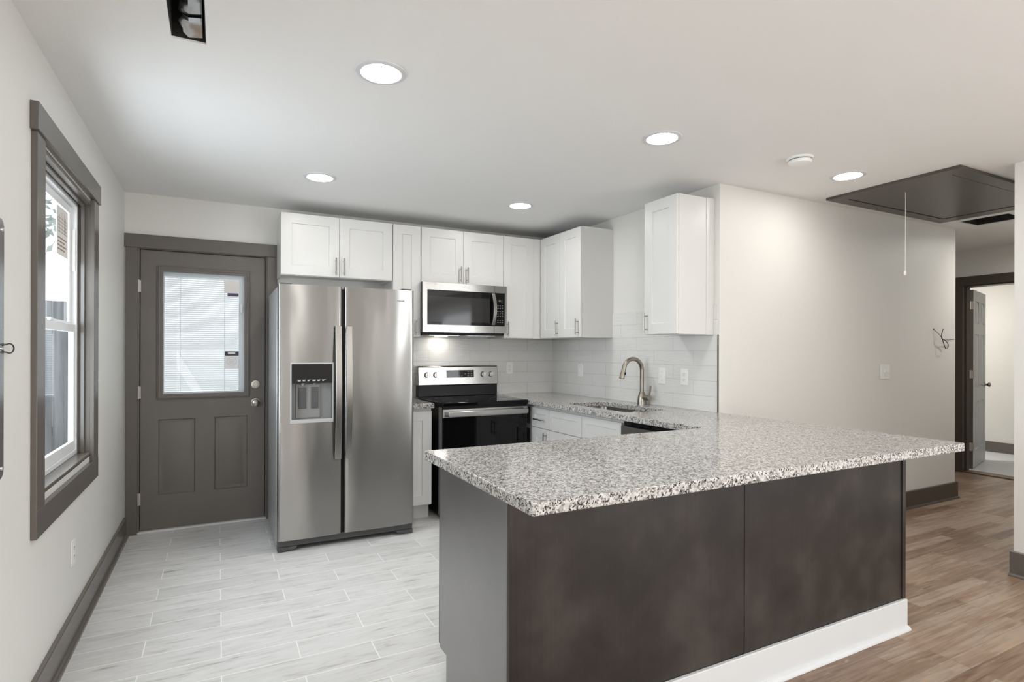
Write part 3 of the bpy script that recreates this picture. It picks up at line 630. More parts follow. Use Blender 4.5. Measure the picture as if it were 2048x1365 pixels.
part('scribe_strip', B(XS - 0.075, 2.748, UB, XS, 2.752, UT), 'white', c)

# base cabinets
c = thing('base_cabinet', 'narrow white base cabinet between refrigerator and range', 'cabinet', (1.378, 4.53, 0))
part('body', B(1.264, 4.254, 0.11, 1.4925, YB, 0.874), 'white', c)
part('toe_kick', B(1.264, 4.31, 0.0, 1.4925, 4.33, 0.11), 'white', c)
shaker_y(c, 1.264 + g, 1.4925 - g, 0.118, 0.850, 4.234, None)
FX = 2.355; BX = FX + 0.0205
def base_x(label, y0, y1):
    c = thing('base_cabinet', label, 'cabinet', (2.66, (y0 + y1) / 2, 0))
    part('body', B(BX, y0, 0.11, XS - 0.003, y0 + 0.017, 0.874).box(BX, y1 - 0.017, 0.11, XS - 0.003, y1, 0.874).box(BX, y0 + 0.017, 0.11, XS - 0.003, y1 - 0.017, 0.128).box(XS - 0.012, y0 + 0.017, 0.128, XS - 0.003, y1 - 0.017, 0.874)
         .box(BX, y0 + 0.017, 0.846, BX + 0.02, y1 - 0.017, 0.874).box(BX, y0 + 0.017, 0.66, BX + 0.02, y1 - 0.017, 0.70), 'white', c)
    part('toe_kick', B(BX + 0.06, y0, 0.0, BX + 0.075, y1, 0.11), 'white', c); return c
c = base_x('white drawer base cabinet under the counter right of the range', 3.888, YB - 0.01)
d = shaker_x(c, 3.888 + g, 4.16, 0.690, 0.851, FX, (3.955, 4.085), (0.760, 0.760), rail=0.05, name='drawer')
shaker_x(c, 3.888 + g, 4.16, 0.118, 0.686, FX, (3.92, 3.92), (0.53, 0.66))
part('filler', B(FX + 0.006, 4.163, 0.11, BX, 4.20, 0.851), 'white', c)
c = base_x('wide white sink base cabinet with two false drawer fronts', 2.964, 3.886)
for ya, yb, hy in ((3.425, 3.886, 3.455), (2.964, 3.425, 3.395)):
    shaker_x(c, ya + g, yb - g, 0.690, 0.851, FX, None, rail=0.052, name='drawer_front')
    shaker_x(c, ya + g, yb - g, 0.118, 0.686, FX, (hy, hy), (0.53, 0.66))
c = thing('dishwasher', 'stainless dishwasher under the inner counter corner beside the sink cabinet', 'dishwasher', (2.65, 2.655, 0))
part('body', B(BX + 0.025, 2.354, 0.1, 2.94, 2.96, 0.868), 'black', c)
part('door', B(FX - 0.012, 2.356, 0.1, BX + 0.02, 2.958, 0.838), 'dwsteel', c, 0.004)
part('control_panel', B(BX - 0.004, 2.356, 0.8385, BX + 0.02, 2.958, 0.866), 'bglass', c)
part('toe_panel', B(BX + 0.05, 2.356, 0.0, BX + 0.06, 2.958, 0.098), 'black', c)

# peninsula cabinet
c = thing('peninsula_cabinet', 'dark espresso peninsula cabinet with flat back panels under the granite', 'cabinet', (1.86, 1.85, 0))
part('body', MB().prism([(1.556, 0.0), (2.075, 0.0), (2.075, 0.132), (2.1485, 0.132), (2.1485, 0.874), (1.556, 0.874)], 'X', 0.811, 2.345).prism([(1.556, 0.0), (2.148, 0.0), (2.148, 0.874), (1.556, 0.874)], 'X', 2.345, 2.918), 'espresso', c)
part('end_panel', MB().prism([(1.5555, 0.0), (2.075, 0.0), (2.075, 0.132), (2.1485, 0.132), (2.1485, 0.874), (1.5555, 0.874)], 'X', 0.793, 0.8105), 'espressolacquer', c, 0.001)
part('end_panel', B(2.9185, 1.5555, 0.0, 2.931, 2.148, 0.874), 'espresso', c)
part('back_panel', B(0.816, 1.5395, 0.0, 1.826, 1.5555, 0.874), 'espresso', c)
part('back_panel', B(1.846, 1.5395, 0.0, 2.905, 1.5555, 0.874), 'espresso', c)
part('batten', B(0.793, 1.5365, 0.0, 0.8158, 1.5554, 0.874), 'espresso', c, 0.001)
part('batten', B(1.8262, 1.5365, 0.0, 1.8458, 1.5554, 0.874), 'espresso', c, 0.001)
part('batten', B(2.9052, 1.5335, 0.0, 2.932, 1.5554, 0.874), 'espresso', c, 0.001)
for k in range(3):
    xa = 0.797 + k * 0.515
    d = part('door', MB().panels((xa + 0.512, 2.169, 0.138), (-1, 0, 0), (0, 0, 1), (0, 1, 0), 0.512, 0.728, 0.019, [(RAIL, RAIL, 0.512 - RAIL, 0.728 - RAIL)], depth=0.008), 'espresso', c, 0.001)
    bar_handle(d, (xa + 0.47, 2.169, 0.70), (xa + 0.47, 2.169, 0.83), (0, 1, 0))
part('toe_kick', B(0.806, 2.076, 0.0, 2.34, 2.092, 0.130), 'espresso', c)

# ------------------------------------------------------------------ countertops
def rrect(x0, y0, x1, y1, r, n=6):
    out = []
    for cx, cy, a in ((x1 - r, y1 - r, 0), (x0 + r, y1 - r, 1), (x0 + r, y0 + r, 2), (x1 - r, y0 + r, 3)):
        out += [(cx + r * math.cos(H90 * (a + k / n)), cy + r * math.sin(H90 * (a + k / n))) for k in range(n + 1)]
    return out
def counter(name, outer, holes, label, z0=0.876, z1=CT):
    bm = bmesh.new(); es = []
    for lp in [outer] + holes:
        vs = [bm.verts.new((p[0], p[1], z1)) for p in lp]
        es += [bm.edges.new((vs[i], vs[(i + 1) % len(vs)])) for i in range(len(vs))]
    bmesh.ops.triangle_fill(bm, edges=es, use_beauty=True)
    top = list(bm.faces)
    r = bmesh.ops.extrude_face_region(bm, geom=top, use_keep_orig=True)
    bmesh.ops.translate(bm, vec=(0, 0, z0 - z1), verts=[e for e in r['geom'] if isinstance(e, bmesh.types.BMVert)])
    bmesh.ops.recalc_face_normals(bm, faces=bm.faces)
    bmesh.ops.dissolve_limit(bm, angle_limit=0.01, verts=bm.verts, edges=bm.edges)
    for f in bm.faces: f.smooth = True
    me = bpy.data.meshes.new(name); bm.to_mesh(me); bm.free(); me.set_sharp_from_angle(angle=math.radians(40)); me.materials.append(M['granite'])
    o = bpy.data.objects.new(name, me); COL.objects.link(o)
    b = o.modifiers.new('bevel', 'BEVEL'); b.width = 0.004; b.segments = 2; b.limit_method = 'ANGLE'; b.angle_limit = math.radians(60)
    return tag(o, label, 'countertop')
CX = 2.308; SINK = (2.425, 2.992, 2.79, 3.735)
counter('countertop', [(0.749, 1.318), (2.990, 1.318), (2.982, 2.700), (XS - 0.009, 2.7035), (XS - 0.009, YB - 0.009), (CX, YB - 0.009), (CX, 2.215), (0.749, 2.215)],
        [rrect(*SINK, 0.045)], 'long speckled grey granite counter running from the sink wall out over the peninsula')
counter('countertop', [(1.262, 4.188), (1.497, 4.188), (1.497, YB - 0.009), (1.262, YB - 0.009)], [], 'small square of speckled granite counter left of the range')

# sink
sk = thing('sink', 'stainless undermount double-bowl sink in the granite', 'sink', (2.61, 3.36, 0.67))
def bowl(x0, y0, x1, y1, zt, zb, r=0.05, n=6):
    mb = MB(); A = rrect(x0, y0, x1, y1, r, n); Bq = rrect(x0 + 0.012, y0 + 0.012, x1 - 0.012, y1 - 0.012, r, n); Cq = rrect(x0 + 0.04, y0 + 0.04, x1 - 0.04, y1 - 0.04, r * 0.8, n)
    F = rrect(x0 - 0.006, y0 - 0.006, x1 + 0.006, y1 + 0.006, r + 0.006, n); m = len(A)
    mb.add([(p[0], p[1], zt) for p in A] + [(p[0], p[1], zb + 0.03) for p in Bq] + [(p[0], p[1], zb) for p in Cq] + [(p[0], p[1], zb - 0.004) for p in Cq] + [(p[0], p[1], zt) for p in F],
           [(i, (i+1) % m, m + (i+1) % m, m + i) for i in range(m)] + [(m + i, m + (i+1) % m, 2*m + (i+1) % m, 2*m + i) for i in range(m)] + [tuple(range(2*m, 3*m))]
           + [(3*m + i, 3*m + (i+1) % m, 4*m + (i+1) % m, 4*m + i) for i in range(m)] + [tuple(range(3*m, 4*m))[::-1]] + [(4*m + i, 4*m + (i+1) % m, (i+1) % m, i) for i in range(m)])
    return mb
for ya, yb in ((2.988, 3.342), (3.372, 3.745)):
    b = part('bowl', bowl(2.415, ya, 2.80, yb, 0.8745, 0.70), 'dwsteel', sk, angle=50)
    part('drain', MB().lathe([(0, 0), (0.03, 0), (0.042, 0.004), (0.045, 0.001)], (2.607, (ya + yb) / 2, 0.701)), 'chrome', b)
# faucet
fc = thing('faucet', 'brushed nickel gooseneck pull-down faucet behind the sink', 'faucet', (2.899, 3.403, CT))
part('base', MB().lathe([(0.0, 0), (0.035, 0), (0.035, 0.004), (0.0335, 0.03), (0.031, 0.06), (0.0235, 0.085), (0.0175, 0.1), (0.0, 0.1)], (2.899, 3.403, CT)), 'faucet', fc)
R = 0.0875; pts = [(2.899, 3.403, 1.01), (2.899, 3.403, 1.10)] + [(2.899 - R + R * math.cos(a), 3.403, 1.178 + R * math.sin(a)) for a in [math.radians(t) for t in range(0, 166, 11)]]
pts.append((2.7215, 3.403, 1.180))
part('spout', MB().tube(pts, 0.0158, 16), 'faucet', fc)
sp = part('spray_head', MB().tube([(2.7215, 3.403, 1.181), (2.718, 3.403, 1.168), (2.7035, 3.403, 1.118), (2.703, 3.403, 1.116)], [0.0162, 0.0166, 0.0205, 0.018], 16), 'faucet', fc)
part('spray_button', MB().box(2.718, 3.3835, 1.145, 2.727, 3.3865, 1.165), 'black', sp)
lv = part('lever', MB().tube([(2.899, 3.38, 0.968), (2.899, 3.318, 0.968), (2.899, 3.3135, 0.968)], [0.0205, 0.0205, 0.0185], 16).tube([(2.899, 3.322, 0.98), (2.901, 3.312, 1.02), (2.902, 3.307, 1.06)], [0.006, 0.0065, 0.0085], 10), 'faucet', fc)

# ================================================================== APPLIANCES
# refrigerator
fr = thing('refrigerator', 'stainless side-by-side refrigerator with an in-door water dispenser', 'refrigerator', (0.80, 4.33, 0))
part('body', B(0.340, 4.022, 0.03, 1.258, 4.66, 1.738), 'fridgeside', fr, 0.004)
def fridge_door(x0, x1, z0, z1, hole=None):
    n = 18; xs = [x0 + (x1 - x0) * k / n for k in range(n + 1)]
    if hole: xs = sorted(set([x for x in xs if abs(x - hole[0]) > 0.012 and abs(x - hole[2]) > 0.012] + [hole[0], hole[2]]))
    xm = (x0 + x1) / 2; hw = (x1 - x0) / 2
    def yf(x):
        t = abs(x - xm) / hw; e = (hw - abs(x - xm))
        y = 3.945 + 0.010 * t * t
        if e < 0.014: y += 0.014 - math.sqrt(max(0, 0.014 ** 2 - (0.014 - e) ** 2))
        return y
    # extra columns for the rounded edges
    xs = sorted(set(xs + [x0 + d for d in (0.001, 0.003, 0.006, 0.010, 0.014)] + [x1 - d for d in (0.001, 0.003, 0.006, 0.010, 0.014)]))
    zs = [z0, z1] if not hole else [z0, hole[1], hole[3], z1]
    mb = MB(); yb = 4.012
    for i in range(len(xs) - 1):
        a, b = xs[i], xs[i + 1]
        for j in range(len(zs) - 1):
            c, d = zs[j], zs[j + 1]
            if hole and hole[0] - 1e-6 < (a + b) / 2 < hole[2] + 1e-6 and j == 1:
                continue
            mb.add([(a, yf(a), c), (b, yf(b), c), (b, yf(b), d), (a, yf(a), d)], [(0, 1, 2, 3)])
        for z in (z0, z1): mb.add([(a, yf(a), z), (b, yf(b), z), (b, yb, z), (a, yb, z)], [(0, 1, 2, 3)])
        for j in range(len(zs) - 1): mb.add([(a, yb, zs[j]), (b, yb, zs[j]), (b, yb, zs[j+1]), (a, yb, zs[j+1])], [(0, 1, 2, 3)])
        if hole and hole[0] - 1e-6 < (a + b) / 2 < hole[2] + 1e-6:
            for z in (hole[1], hole[3]): mb.add([(a, yf(a), z), (b, yf(b), z), (b, yb, z), (a, yb, z)], [(0, 1, 2, 3)])
    for x in (x0, x1):
        for j in range(len(zs) - 1): mb.add([(x, yf(x), zs[j]), (x, yb, zs[j]), (x, yb, zs[j+1]), (x, yf(x), zs[j+1])], [(0, 1, 2, 3)])
    if hole:
        for x in (hole[0], hole[2]): mb.add([(x, yf(x), hole[1]), (x, yb, hole[1]), (x, yb, hole[3]), (x, yf(x), hole[3])], [(0, 1, 2, 3)])
    return mb
HOLE = (0.424, 0.848, 0.686, 1.235)
fl = part('door', fridge_door(0.344, 0.749, 0.076, 1.757, HOLE), 'steel', fr, angle=30)
frr = part('door', fridge_door(0.767, 1.256, 0.076, 1.757), 'steel', fr, angle=30)
part('gasket_and_gap_shade', B(0.350, 4.0125, 0.08, 0.745, 4.0215, 1.752).box(0.771, 4.0125, 0.08, 1.252, 4.0215, 1.752).box(0.7495, 3.985, 0.08, 0.7665, 4.0215, 1.745), 'black', fr)  # door gaskets; the middle black strip stands in for shade between the doors
def fridge_handle(parent, x0, x1):
    n = 16; mb = MB(); vs = []
    for k in range(n + 1):
        t = k / n; z = 0.588 + 0.900 * t; b = math.sin(math.pi * t); y = 3.918 - 0.024 * b
        vs += [(x0, y, z), (x1, y, z), (x1, y + 0.011, z), (x0, y + 0.011, z)]
    fs = [(4*i + a, 4*i + (a+1) % 4, 4*(i+1) + (a+1) % 4, 4*(i+1) + a) for i in range(n) for a in range(4)] + [(0, 3, 2, 1), (4*n, 4*n+1, 4*n+2, 4*n+3)]
    mb.add(vs, fs)
    mb.box(x0 + 0.006, 3.926, 0.592, x1 - 0.006, 3.953, 0.632).box(x0 + 0.006, 3.926, 1.444, x1 - 0.006, 3.953, 1.484)
    return part('handle', mb, 'steel2', parent, 0.002)
fridge_handle(fl, 0.700, 0.740); fridge_handle(frr, 0.7705, 0.8105)
dp = part('dispenser', MB().grid_slab('Y', (HOLE[0] - 0.006, HOLE[2] + 0.006), (HOLE[1] - 0.006, HOLE[3] + 0.006), 3.939, 3.951, [(HOLE[0] + 0.002, HOLE[1] + 0.018, HOLE[2] - 0.002, HOLE[3] - 0.003)]), 'bezel', fr, 0.0015)
part('cavity_back', B(HOLE[0], 4.000, HOLE[1], HOLE[2], 4.008, HOLE[3]), 'greyplastic', dp)
part('control_panel', B(HOLE[0] + 0.0025, 3.945, 1.105, HOLE[2] - 0.0025, 3.9995, HOLE[3] - 0.0035), 'bglass', dp)
ic = MB()
for k in range(6): ic.box(0.462 + k * 0.031, 3.9442, 1.126, 0.485 + k * 0.031, 3.9449, 1.1275).box(0.464 + k * 0.031, 3.9442, 1.119, 0.483 + k * 0.031 - 0.004 * (k % 3), 3.9449, 1.1225)
part('button_marks', ic, 'icon', dp)
part('paddle_plate', B(0.458, 3.988, 0.872, 0.612, 3.9995, 1.098), 'greyplastic', dp, 0.002)
part('paddle', B(0.474, 3.978, 0.935, 0.520, 3.9878, 1.075), 'darkgrey', dp, 0.003)
part('paddle', B(0.553, 3.978, 0.935, 0.599, 3.9878, 1.075), 'darkgrey', dp, 0.003)
part('nozzle', MB().tube([(0.50, 3.975, 1.105), (0.50, 3.975, 1.088)], 0.012, 12), 'greyplastic', dp)
part('nozzle', MB().tube([(0.575, 3.975, 1.105), (0.575, 3.975, 1.092)], 0.009, 12), 'greyplastic', dp)
part('side_liner', B(HOLE[0] + 0.0005, 3.952, HOLE[1] + 0.02, HOLE[0] + 0.0025, 3.9995, 1.104), 'darkgrey', dp)
part('drip_tray', B(HOLE[0] + 0.001, 3.947, HOLE[1] + 0.001, HOLE[2] - 0.001, 3.9995, HOLE[1] + 0.016), 'bezel', dp, 0.002)
text_mesh('brand_badge', 'Whirlpool', 'darkgrey', frr, 0.078, (1.142, 3.9492, 1.679), FACE_Y, 0.002)
part('badge_ring', MB().tube([(1.098 + 0.012 * math.cos(a), 3.9488, 1.679 + 0.008 * math.sin(a)) for a in [math.radians(t) for t in range(40, 330, 20)]], 0.0012, 6), 'darkgrey', frr)
part('base_grille', B(0.346, 3.972, 0.032, 1.254, 4.02, 0.0755), 'darkgrey', fr, 0.003)
part('foot_cover', MB().prism([(0.346, 0.004), (0.455, 0.012), (0.468, 0.03), (0.468, 0.0315), (0.346, 0.0315)], 'Y', 3.966, 4.03), 'darkgrey', fr)
part('foot_cover', MB().prism([(1.254, 0.004), (1.145, 0.012), (1.132, 0.03), (1.132, 0.0315), (1.254, 0.0315)], 'Y', 3.966, 4.03), 'darkgrey', fr)
for x in (0.40, 1.16): part('roller', MB().tube([(x, 4.4, 0.018), (x + 0.04, 4.4, 0.018)], 0.018, 12), 'black', fr)
part('hinge_cover', B(0.36, 3.97, 1.7575, 0.43, 4.09, 1.768).box(0.362, 4.03, 1.7385, 0.428, 4.088, 1.7575), 'darkgrey', fr, 0.003)
part('hinge_cover', B(1.17, 3.97, 1.7575, 1.24, 4.09, 1.768).box(1.172, 4.03, 1.7385, 1.238, 4.088, 1.7575), 'darkgrey', fr, 0.003)

# range
rg = thing('range', 'black and stainless electric range with glass cooktop', 'range', (1.92, 4.45, 0))
part('body', B(1.5455, 4.176, 0.03, 2.2985, 4.80, 0.882), 'black', rg)
for x in (1.57, 2.23):
    for y in (4.2, 4.72): part('foot', B(x, y, 0.0, x + 0.04, y + 0.04, 0.03), 'black', rg)
part('side_trim', B(1.5435, 4.150, 0.03, 1.5453, 4.22, 0.880), 'greyplastic', rg)
ck = part('cooktop', B(1.541, 4.128, 0.884, 2.3015, 4.738, 0.918), 'bglass', rg, 0.006)
part('front_strip', B(1.55, 4.142, 0.866, 2.295, 4.175, 0.8835), 'black', rg)
for bx, by, r in ((1.72, 4.30, 0.105), (2.12, 4.30, 0.085), (1.72, 4.58, 0.075), (2.12, 4.58, 0.095)):
    part('burner_ring', MB().tube([(bx + r * math.cos(a), by + r * math.sin(a), 0.9180) for a in [2 * math.pi * k / 40 for k in range(41)]], 0.0006, 4), 'darkgrey', ck)
od = part('oven_door', B(1.548, 4.140, 0.185, 2.297, 4.174, 0.864), 'bglass', rg, 0.004)
part('trim_band', B(1.5475, 4.1365, 0.802, 2.2975, 4.1398, 0.864), 'steel2', od)
h = B(1.580, 4.086, 0.812, 2.282, 4.103, 0.850)
h.box(1.584, 4.1035, 0.818, 1.615, 4.137, 0.844).box(2.247, 4.1035, 0.818, 2.278, 4.137, 0.844)
part('handle', h, 'steel2', od, 0.005)
part('storage_drawer', B(1.548, 4.144, 0.045, 2.297, 4.174, 0.178), 'steel2', rg, 0.003)
bg_ = part('backguard', B(1.543, 4.742, 0.9185, 2.310, 4.80, 1.016), 'black', rg, 0.004)
cp = part('control_panel', MB().prism([(4.728, 1.017), (4.80, 1.017), (4.80, 1.188), (4.752, 1.188), (4.742, 1.180)], 'X', 1.541, 2.313), 'steel2', rg, 0.006)
def face_y(z): return 4.728 + (z - 1.017) / (1.180 - 1.017) * 0.014
ds = MB(); ds.add([(1.805, face_y(1.083) - 0.002, 1.083), (2.070, face_y(1.083) - 0.002, 1.083), (2.070, face_y(1.149) - 0.002, 1.149), (1.805, face_y(1.149) - 0.002, 1.149),
                   (1.805, face_y(1.083) + 0.001, 1.083), (2.070, face_y(1.083) + 0.001, 1.083), (2.070, face_y(1.149) + 0.001, 1.149), (1.805, face_y(1.149) + 0.001, 1.149)],
                  [(0, 1, 2, 3), (4, 7, 6, 5), (0, 4, 5, 1), (1, 5, 6, 2), (2, 6, 7, 3), (3, 7, 4, 0)])
dsp = part('display', ds, 'bglass', cp)
mk = MB()
for bx, bz in [(1.825, 1.137), (1.858, 1.138), (1.89, 1.137), (1.862, 1.117), (1.893, 1.117), (1.83, 1.096), (1.862, 1.097), (1.985, 1.117), (2.015, 1.137), (2.045, 1.137), (2.015, 1.117), (2.045, 1.117), (2.015, 1.097), (2.045, 1.097), (1.95, 1.097), (1.925, 1.097)]:
    mk.box(bx - 0.006, face_y(bz) - 0.0035, bz - 0.003, bx + 0.006, face_y(bz) - 0.0021, bz + 0.0025)
part('button_marks', mk, 'greyprint', cp)
for kx in (1.625, 1.707, 2.163, 2.245):
    yk = face_y(1.11)
    kn = part('knob', MB().lathe([(0.0, -0.022), (0.0215, -0.022), (0.0235, -0.018), (0.025, -0.001), (0.025, 0.003)], (kx, yk, 1.11), 'Y', 28), 'satin', rg)
    part('grip', B(kx - 0.005, yk - 0.030, 1.087, kx + 0.005, yk - 0.0222, 1.133), 'chrome', kn, 0.002)
    part('knob_mark', B(kx - 0.003, face_y(1.07) - 0.0010, 1.068, kx + 0.003, face_y(1.07) + 0.0006, 1.072), 'greyprint', cp)

# microwave
mw = thing('microwave', 'stainless over-the-range microwave hung under a short cabinet', 'microwave', (1.865, 4.63, 1.455))
MX0, MX1 = 1.482, 2.2505
part('body', B(MX0 + 0.002, 4.458, 1.478, MX1 - 0.002, YB - 0.009, 1.8925), 'black', mw)
part('underside_vent', MB().prism([(4.47, 1.455), (YB - 0.03, 1.455), (YB - 0.03, 1.4775), (4.445, 1.4775), (4.445, 1.468)], 'X', MX0 + 0.006, MX1 - 0.02), 'black', mw)
for x in (1.56, 1.90): part('grease_filter', B(x, 4.50, 1.4515, x + 0.27, 4.66, 1.4548), 'galv', mw)
part('task_light', B(1.70, 4.70, 1.4505, 1.80, 4.76, 1.4548), 'tasklens', mw, label='lit cooktop lamp')
md = part('door', MB().panels((MX0, 4.432, 1.478), (1, 0, 0), (0, 0, 1), (0, -1, 0), 2.128 - MX0, 0.412, 0.025, [(0.038, 0.060, 2.128 - MX0 - 0.0005, 0.351)], depth=0.0018, slope=0.0008), 'steel2', mw, 0.0015)
wn = part('window', B(1.5215, 4.4322, 1.5395, 2.1265, 4.4338, 1.8275), 'bglass', md)
part('screen', B(1.531, 4.4314, 1.564, 2.086, 4.4321, 1.775), 'greyglass', md)
n = 14; hv = []
for k in range(n + 1):
    t = k / n; z = 1.546 + 0.276 * t; b = math.sin(math.pi * t); y = 4.412 - 0.030 * b; xo = 0.006 * b
    hv += [(2.098 + xo, y, z), (2.127 + xo, y, z), (2.127 + xo, y + 0.009, z), (2.098 + xo, y + 0.009, z)]
hm = MB().add(hv, [(4*i + a, 4*i + (a+1) % 4, 4*(i+1) + (a+1) % 4, 4*(i+1) + a) for i in range(n) for a in range(4)] + [(0, 3, 2, 1), (4*n, 4*n+1, 4*n+2, 4*n+3)])
hm.box(2.102, 4.416, 1.549, 2.124, 4.431, 1.565).box(2.102, 4.416, 1.803, 2.124, 4.431, 1.819)
part('handle', hm, 'steel2', md, 0.002)
mc = part('control_panel', MB().panels((2.1305, 4.432, 1.478), (1, 0, 0), (0, 0, 1), (0, -1, 0), MX1 - 2.1305, 0.412, 0.025, [(0.0005, 0.060, MX1 - 2.1305 - 0.018, 0.351)], depth=0.0018, slope=0.0008), 'steel2', mw, 0.0015)
kp = part('keypad', B(2.1315, 4.4322, 1.5395, 2.2315, 4.4338, 1.8275), 'bglass', mc)
part('display', B(2.158, 4.4314, 1.748, 2.210, 4.4321, 1.771), 'greyglass', mc)
part('clock_digit', B(2.181, 4.4308, 1.756, 2.184, 4.4313, 1.764), 'led', mc)
kk = MB()
for r, z in enumerate((1.722, 1.708, 1.694, 1.668, 1.654, 1.640, 1.626, 1.590, 1.572)):
    for q in range(3): kk.box(2.160 + q * 0.021, 4.4314, z - 0.002, 2.170 + q * 0.021, 4.4321, z + 0.002)
part('key_marks', kk, 'greyprint', mc)
text_mesh('brand_badge', 'Whirlpool', 'icon', md, 0.062, (1.868, 4.4322, 1.858), FACE_Y, 0.0006)
part('energy_sticker', B(1.505, 4.4314, 1.872, 1.597, 4.4319, 1.885), 'paper', md)

# ================================================================== WALL PLATES
def plate(label, kind, axis, c, out, w=0.074, h=0.118, name=None):
    """cover plate; axis is the wall normal, c the centre on the wall, out the sign of the normal"""
    t = thing(name or ('outlet' if kind == 'outlet' else 'light_switch'), label, 'outlet' if kind == 'outlet' else 'switch', c)
    def bx(u0, v0, u1, v1, d0, d1):
        if axis == 'X': return (c[0] + out*d0, c[1] + u0, c[2] + v0, c[0] + out*d1, c[1] + u1, c[2] + v1)
        return (c[0] + u0, c[1] + out*d0, c[2] + v0, c[0] + u1, c[1] + out*d1, c[2] + v1)
    part('cover_plate', B(*bx(-w/2, -h/2, w/2, h/2, 0, 0.006)), 'plate', t, 0.0025)
    if kind == 'outlet':
        for v in (-0.02, 0.02):
            r = part('receptacle', B(*bx(-0.017, v - 0.0145, 0.017, v + 0.0145, 0.0055, 0.0078)), 'plate', t, 0.0015)
            part('slot', B(*bx(-0.0075, v - 0.001, -0.0055, v + 0.008, 0.0079, 0.0084)).box(*bx(0.0055, v - 0.001, 0.0075, v + 0.008, 0.0079, 0.0084)).box(*bx(-0.002, v - 0.010, 0.002, v - 0.006, 0.0079, 0.0084)), 'slot', r)
    else:
        us = (0,) if kind == 'switch' else (-0.023, 0.023)
        for u in us:
            part('toggle', B(*bx(u - 0.0045, -0.003, u + 0.0045, 0.012, 0.0055, 0.018)), 'plate', t, 0.0015)
    part('screw', B(*bx(-0.002, -0.034, 0.002, -0.030, 0.006, 0.0068)).box(*bx(-0.002, 0.030, 0.002, 0.034, 0.006, 0.0068)), 'greyplastic', t)
    return t
plate('white duplex outlet on the tile right of the range', 'outlet', 'Y', (2.478, YB - 0.008, 1.160), -1)
plate('white switch on the tile near the kitchen corner, left of the faucet', 'switch', 'X', (XS - 0.008, 4.32, 1.150), -1)
plate('white switch on the tile just right of the faucet', 'switch', 'X', (XS - 0.008, 3.240, 1.139), -1)
plate('white duplex outlet on the tile right of the switch by the faucet', 'outlet', 'X', (XS - 0.008, 3.012, 1.141), -1)
plate('white double switch on the blank wall past the peninsula', 'double', 'Y', (4.856, YR, 1.160), -1, w=0.126)
plate('white outlet low on the left wall under the window', 'outlet', 'X', (XL, 3.235, 0.390), 1)
plate('white switch peeking out behind the right window casing', 'switch', 'X', (XL, 3.785, 1.148), 1)

# breaker panel on the left wall
pn = thing('electrical_panel', 'grey steel electrical panel cover at the left edge, beside the window', 'panel', (XL, 2.08, 0.926))
pp = rrect(1.87, 0.926, 2.272, 1.722, 0.03)
part('cover', MB().prism(pp, 'X', XL, XL + 0.006), 'panelsteel', pn, 0.0015)
for z in (0.958, 1.326, 1.69): part('screw', MB().lathe([(0.0, 0.010), (0.005, 0.009), (0.006, 0.006)], (XL, 2.254, z), 'X', 14), 'chrome', pn)
part('wire_loop', MB().tube([(XL + 0.012, 2.30 + 0.042 * math.cos(a) - (0.0 if abs(a) < 2.3 else 0.03), 1.326 + 0.015 * math.sin(a)) for a in [-2.6 + 5.2 * k / 24 for k in range(25)]], 0.0022, 6), 'wire', pn)

# loose wires where a thermostat was
wr = MB()
def smooth_path(P, n=6):
    P = [Vector(p) for p in P]; out = []
    for i in range(len(P) - 1):
        p0, p1, p2, p3 = P[max(i-1, 0)], P[i], P[i+1], P[min(i+2, len(P)-1)]
        for k in range(n):
            t = k / n
            out.append(0.5 * ((2*p1) + (p2-p0)*t + (2*p0 - 5*p1 + 4*p2 - p3)*t*t + (3*p1 - p0 - 3*p2 + p3)*t**3))
    return out + [P[-1]]
yw = YR - 0.035
wr.tube(smooth_path([(5.591, YR, 1.526), (5.605, YR - 0.015, 1.505), (5.64, yw, 1.462), (5.66, yw, 1.435)]), 0.0022, 6)
wr.tube(smooth_path([(5.676, yw, 1.53), (5.66, yw, 1.50), (5.648, yw, 1.465), (5.665, yw, 1.437), (5.74, yw, 1.432), (5.862, yw, 1.441)]), 0.003, 6)
wr.tube(smooth_path([(5.650, yw, 1.462), (5.668, yw, 1.43), (5.69, yw - 0.006, 1.375), (5.72, yw, 1.355), (5.752, yw, 1.365), (5.758, yw, 1.39), (5.735, yw, 1.415), (5.672, yw, 1.438)]), 0.0032, 6)
wr.lathe([(0.0, -0.003), (0.006, -0.003), (0.007, 0.0)], (5.591, YR, 1.526), 'Y', 12)
tag(wr.build('loose_wire', M['wire'], origin=(5.591, YR, 1.526)), 'short dark knot of loose wire hanging from the blank wall', 'wire')

# ================================================================== CEILING THINGS
def recessed(label, x, y, watts=1.0, spread=104):
    t = thing('recessed_light', label, 'light', (x, y, CE), 'recessed ceiling lights')
    tr = MB(); pr = [(0.077, -0.002), (0.080, -0.007), (0.090, -0.008), (0.100, -0.004), (0.102, 0.0), (0.077, 0.0)]
    seg = 40; vs = [(x + r * math.cos(2*math.pi*k/seg), y + r * math.sin(2*math.pi*k/seg), CE + h) for r, h in pr for k in range(seg)]; m = len(pr)
    tr.add(vs, [(i*seg+k, i*seg+(k+1) % seg, ((i+1) % m)*seg+(k+1) % seg, ((i+1) % m)*seg+k) for i in range(m) for k in range(seg)])
    part('trim_ring', tr, 'whitetrim', t)
    part('diffuser', MB().lathe([(0.0, -0.0105), (0.05, -0.0095), (0.0765, -0.0068), (0.0768, -0.0005), (0.0, -0.0005)], (x, y, CE), 'Z', 40), 'lens', t, label='lit round diffuser')
    area('lamp', (0, 0, -0.016), (0, 0, 0), 0.15, 0.15, LAMP * watts, (1.0, 0.965, 0.91), 'DISK', t).data.spread = math.radians(spread)
    return t
recessed('lit recessed light nearest the ceiling vent hole', 0.580, 2.268)
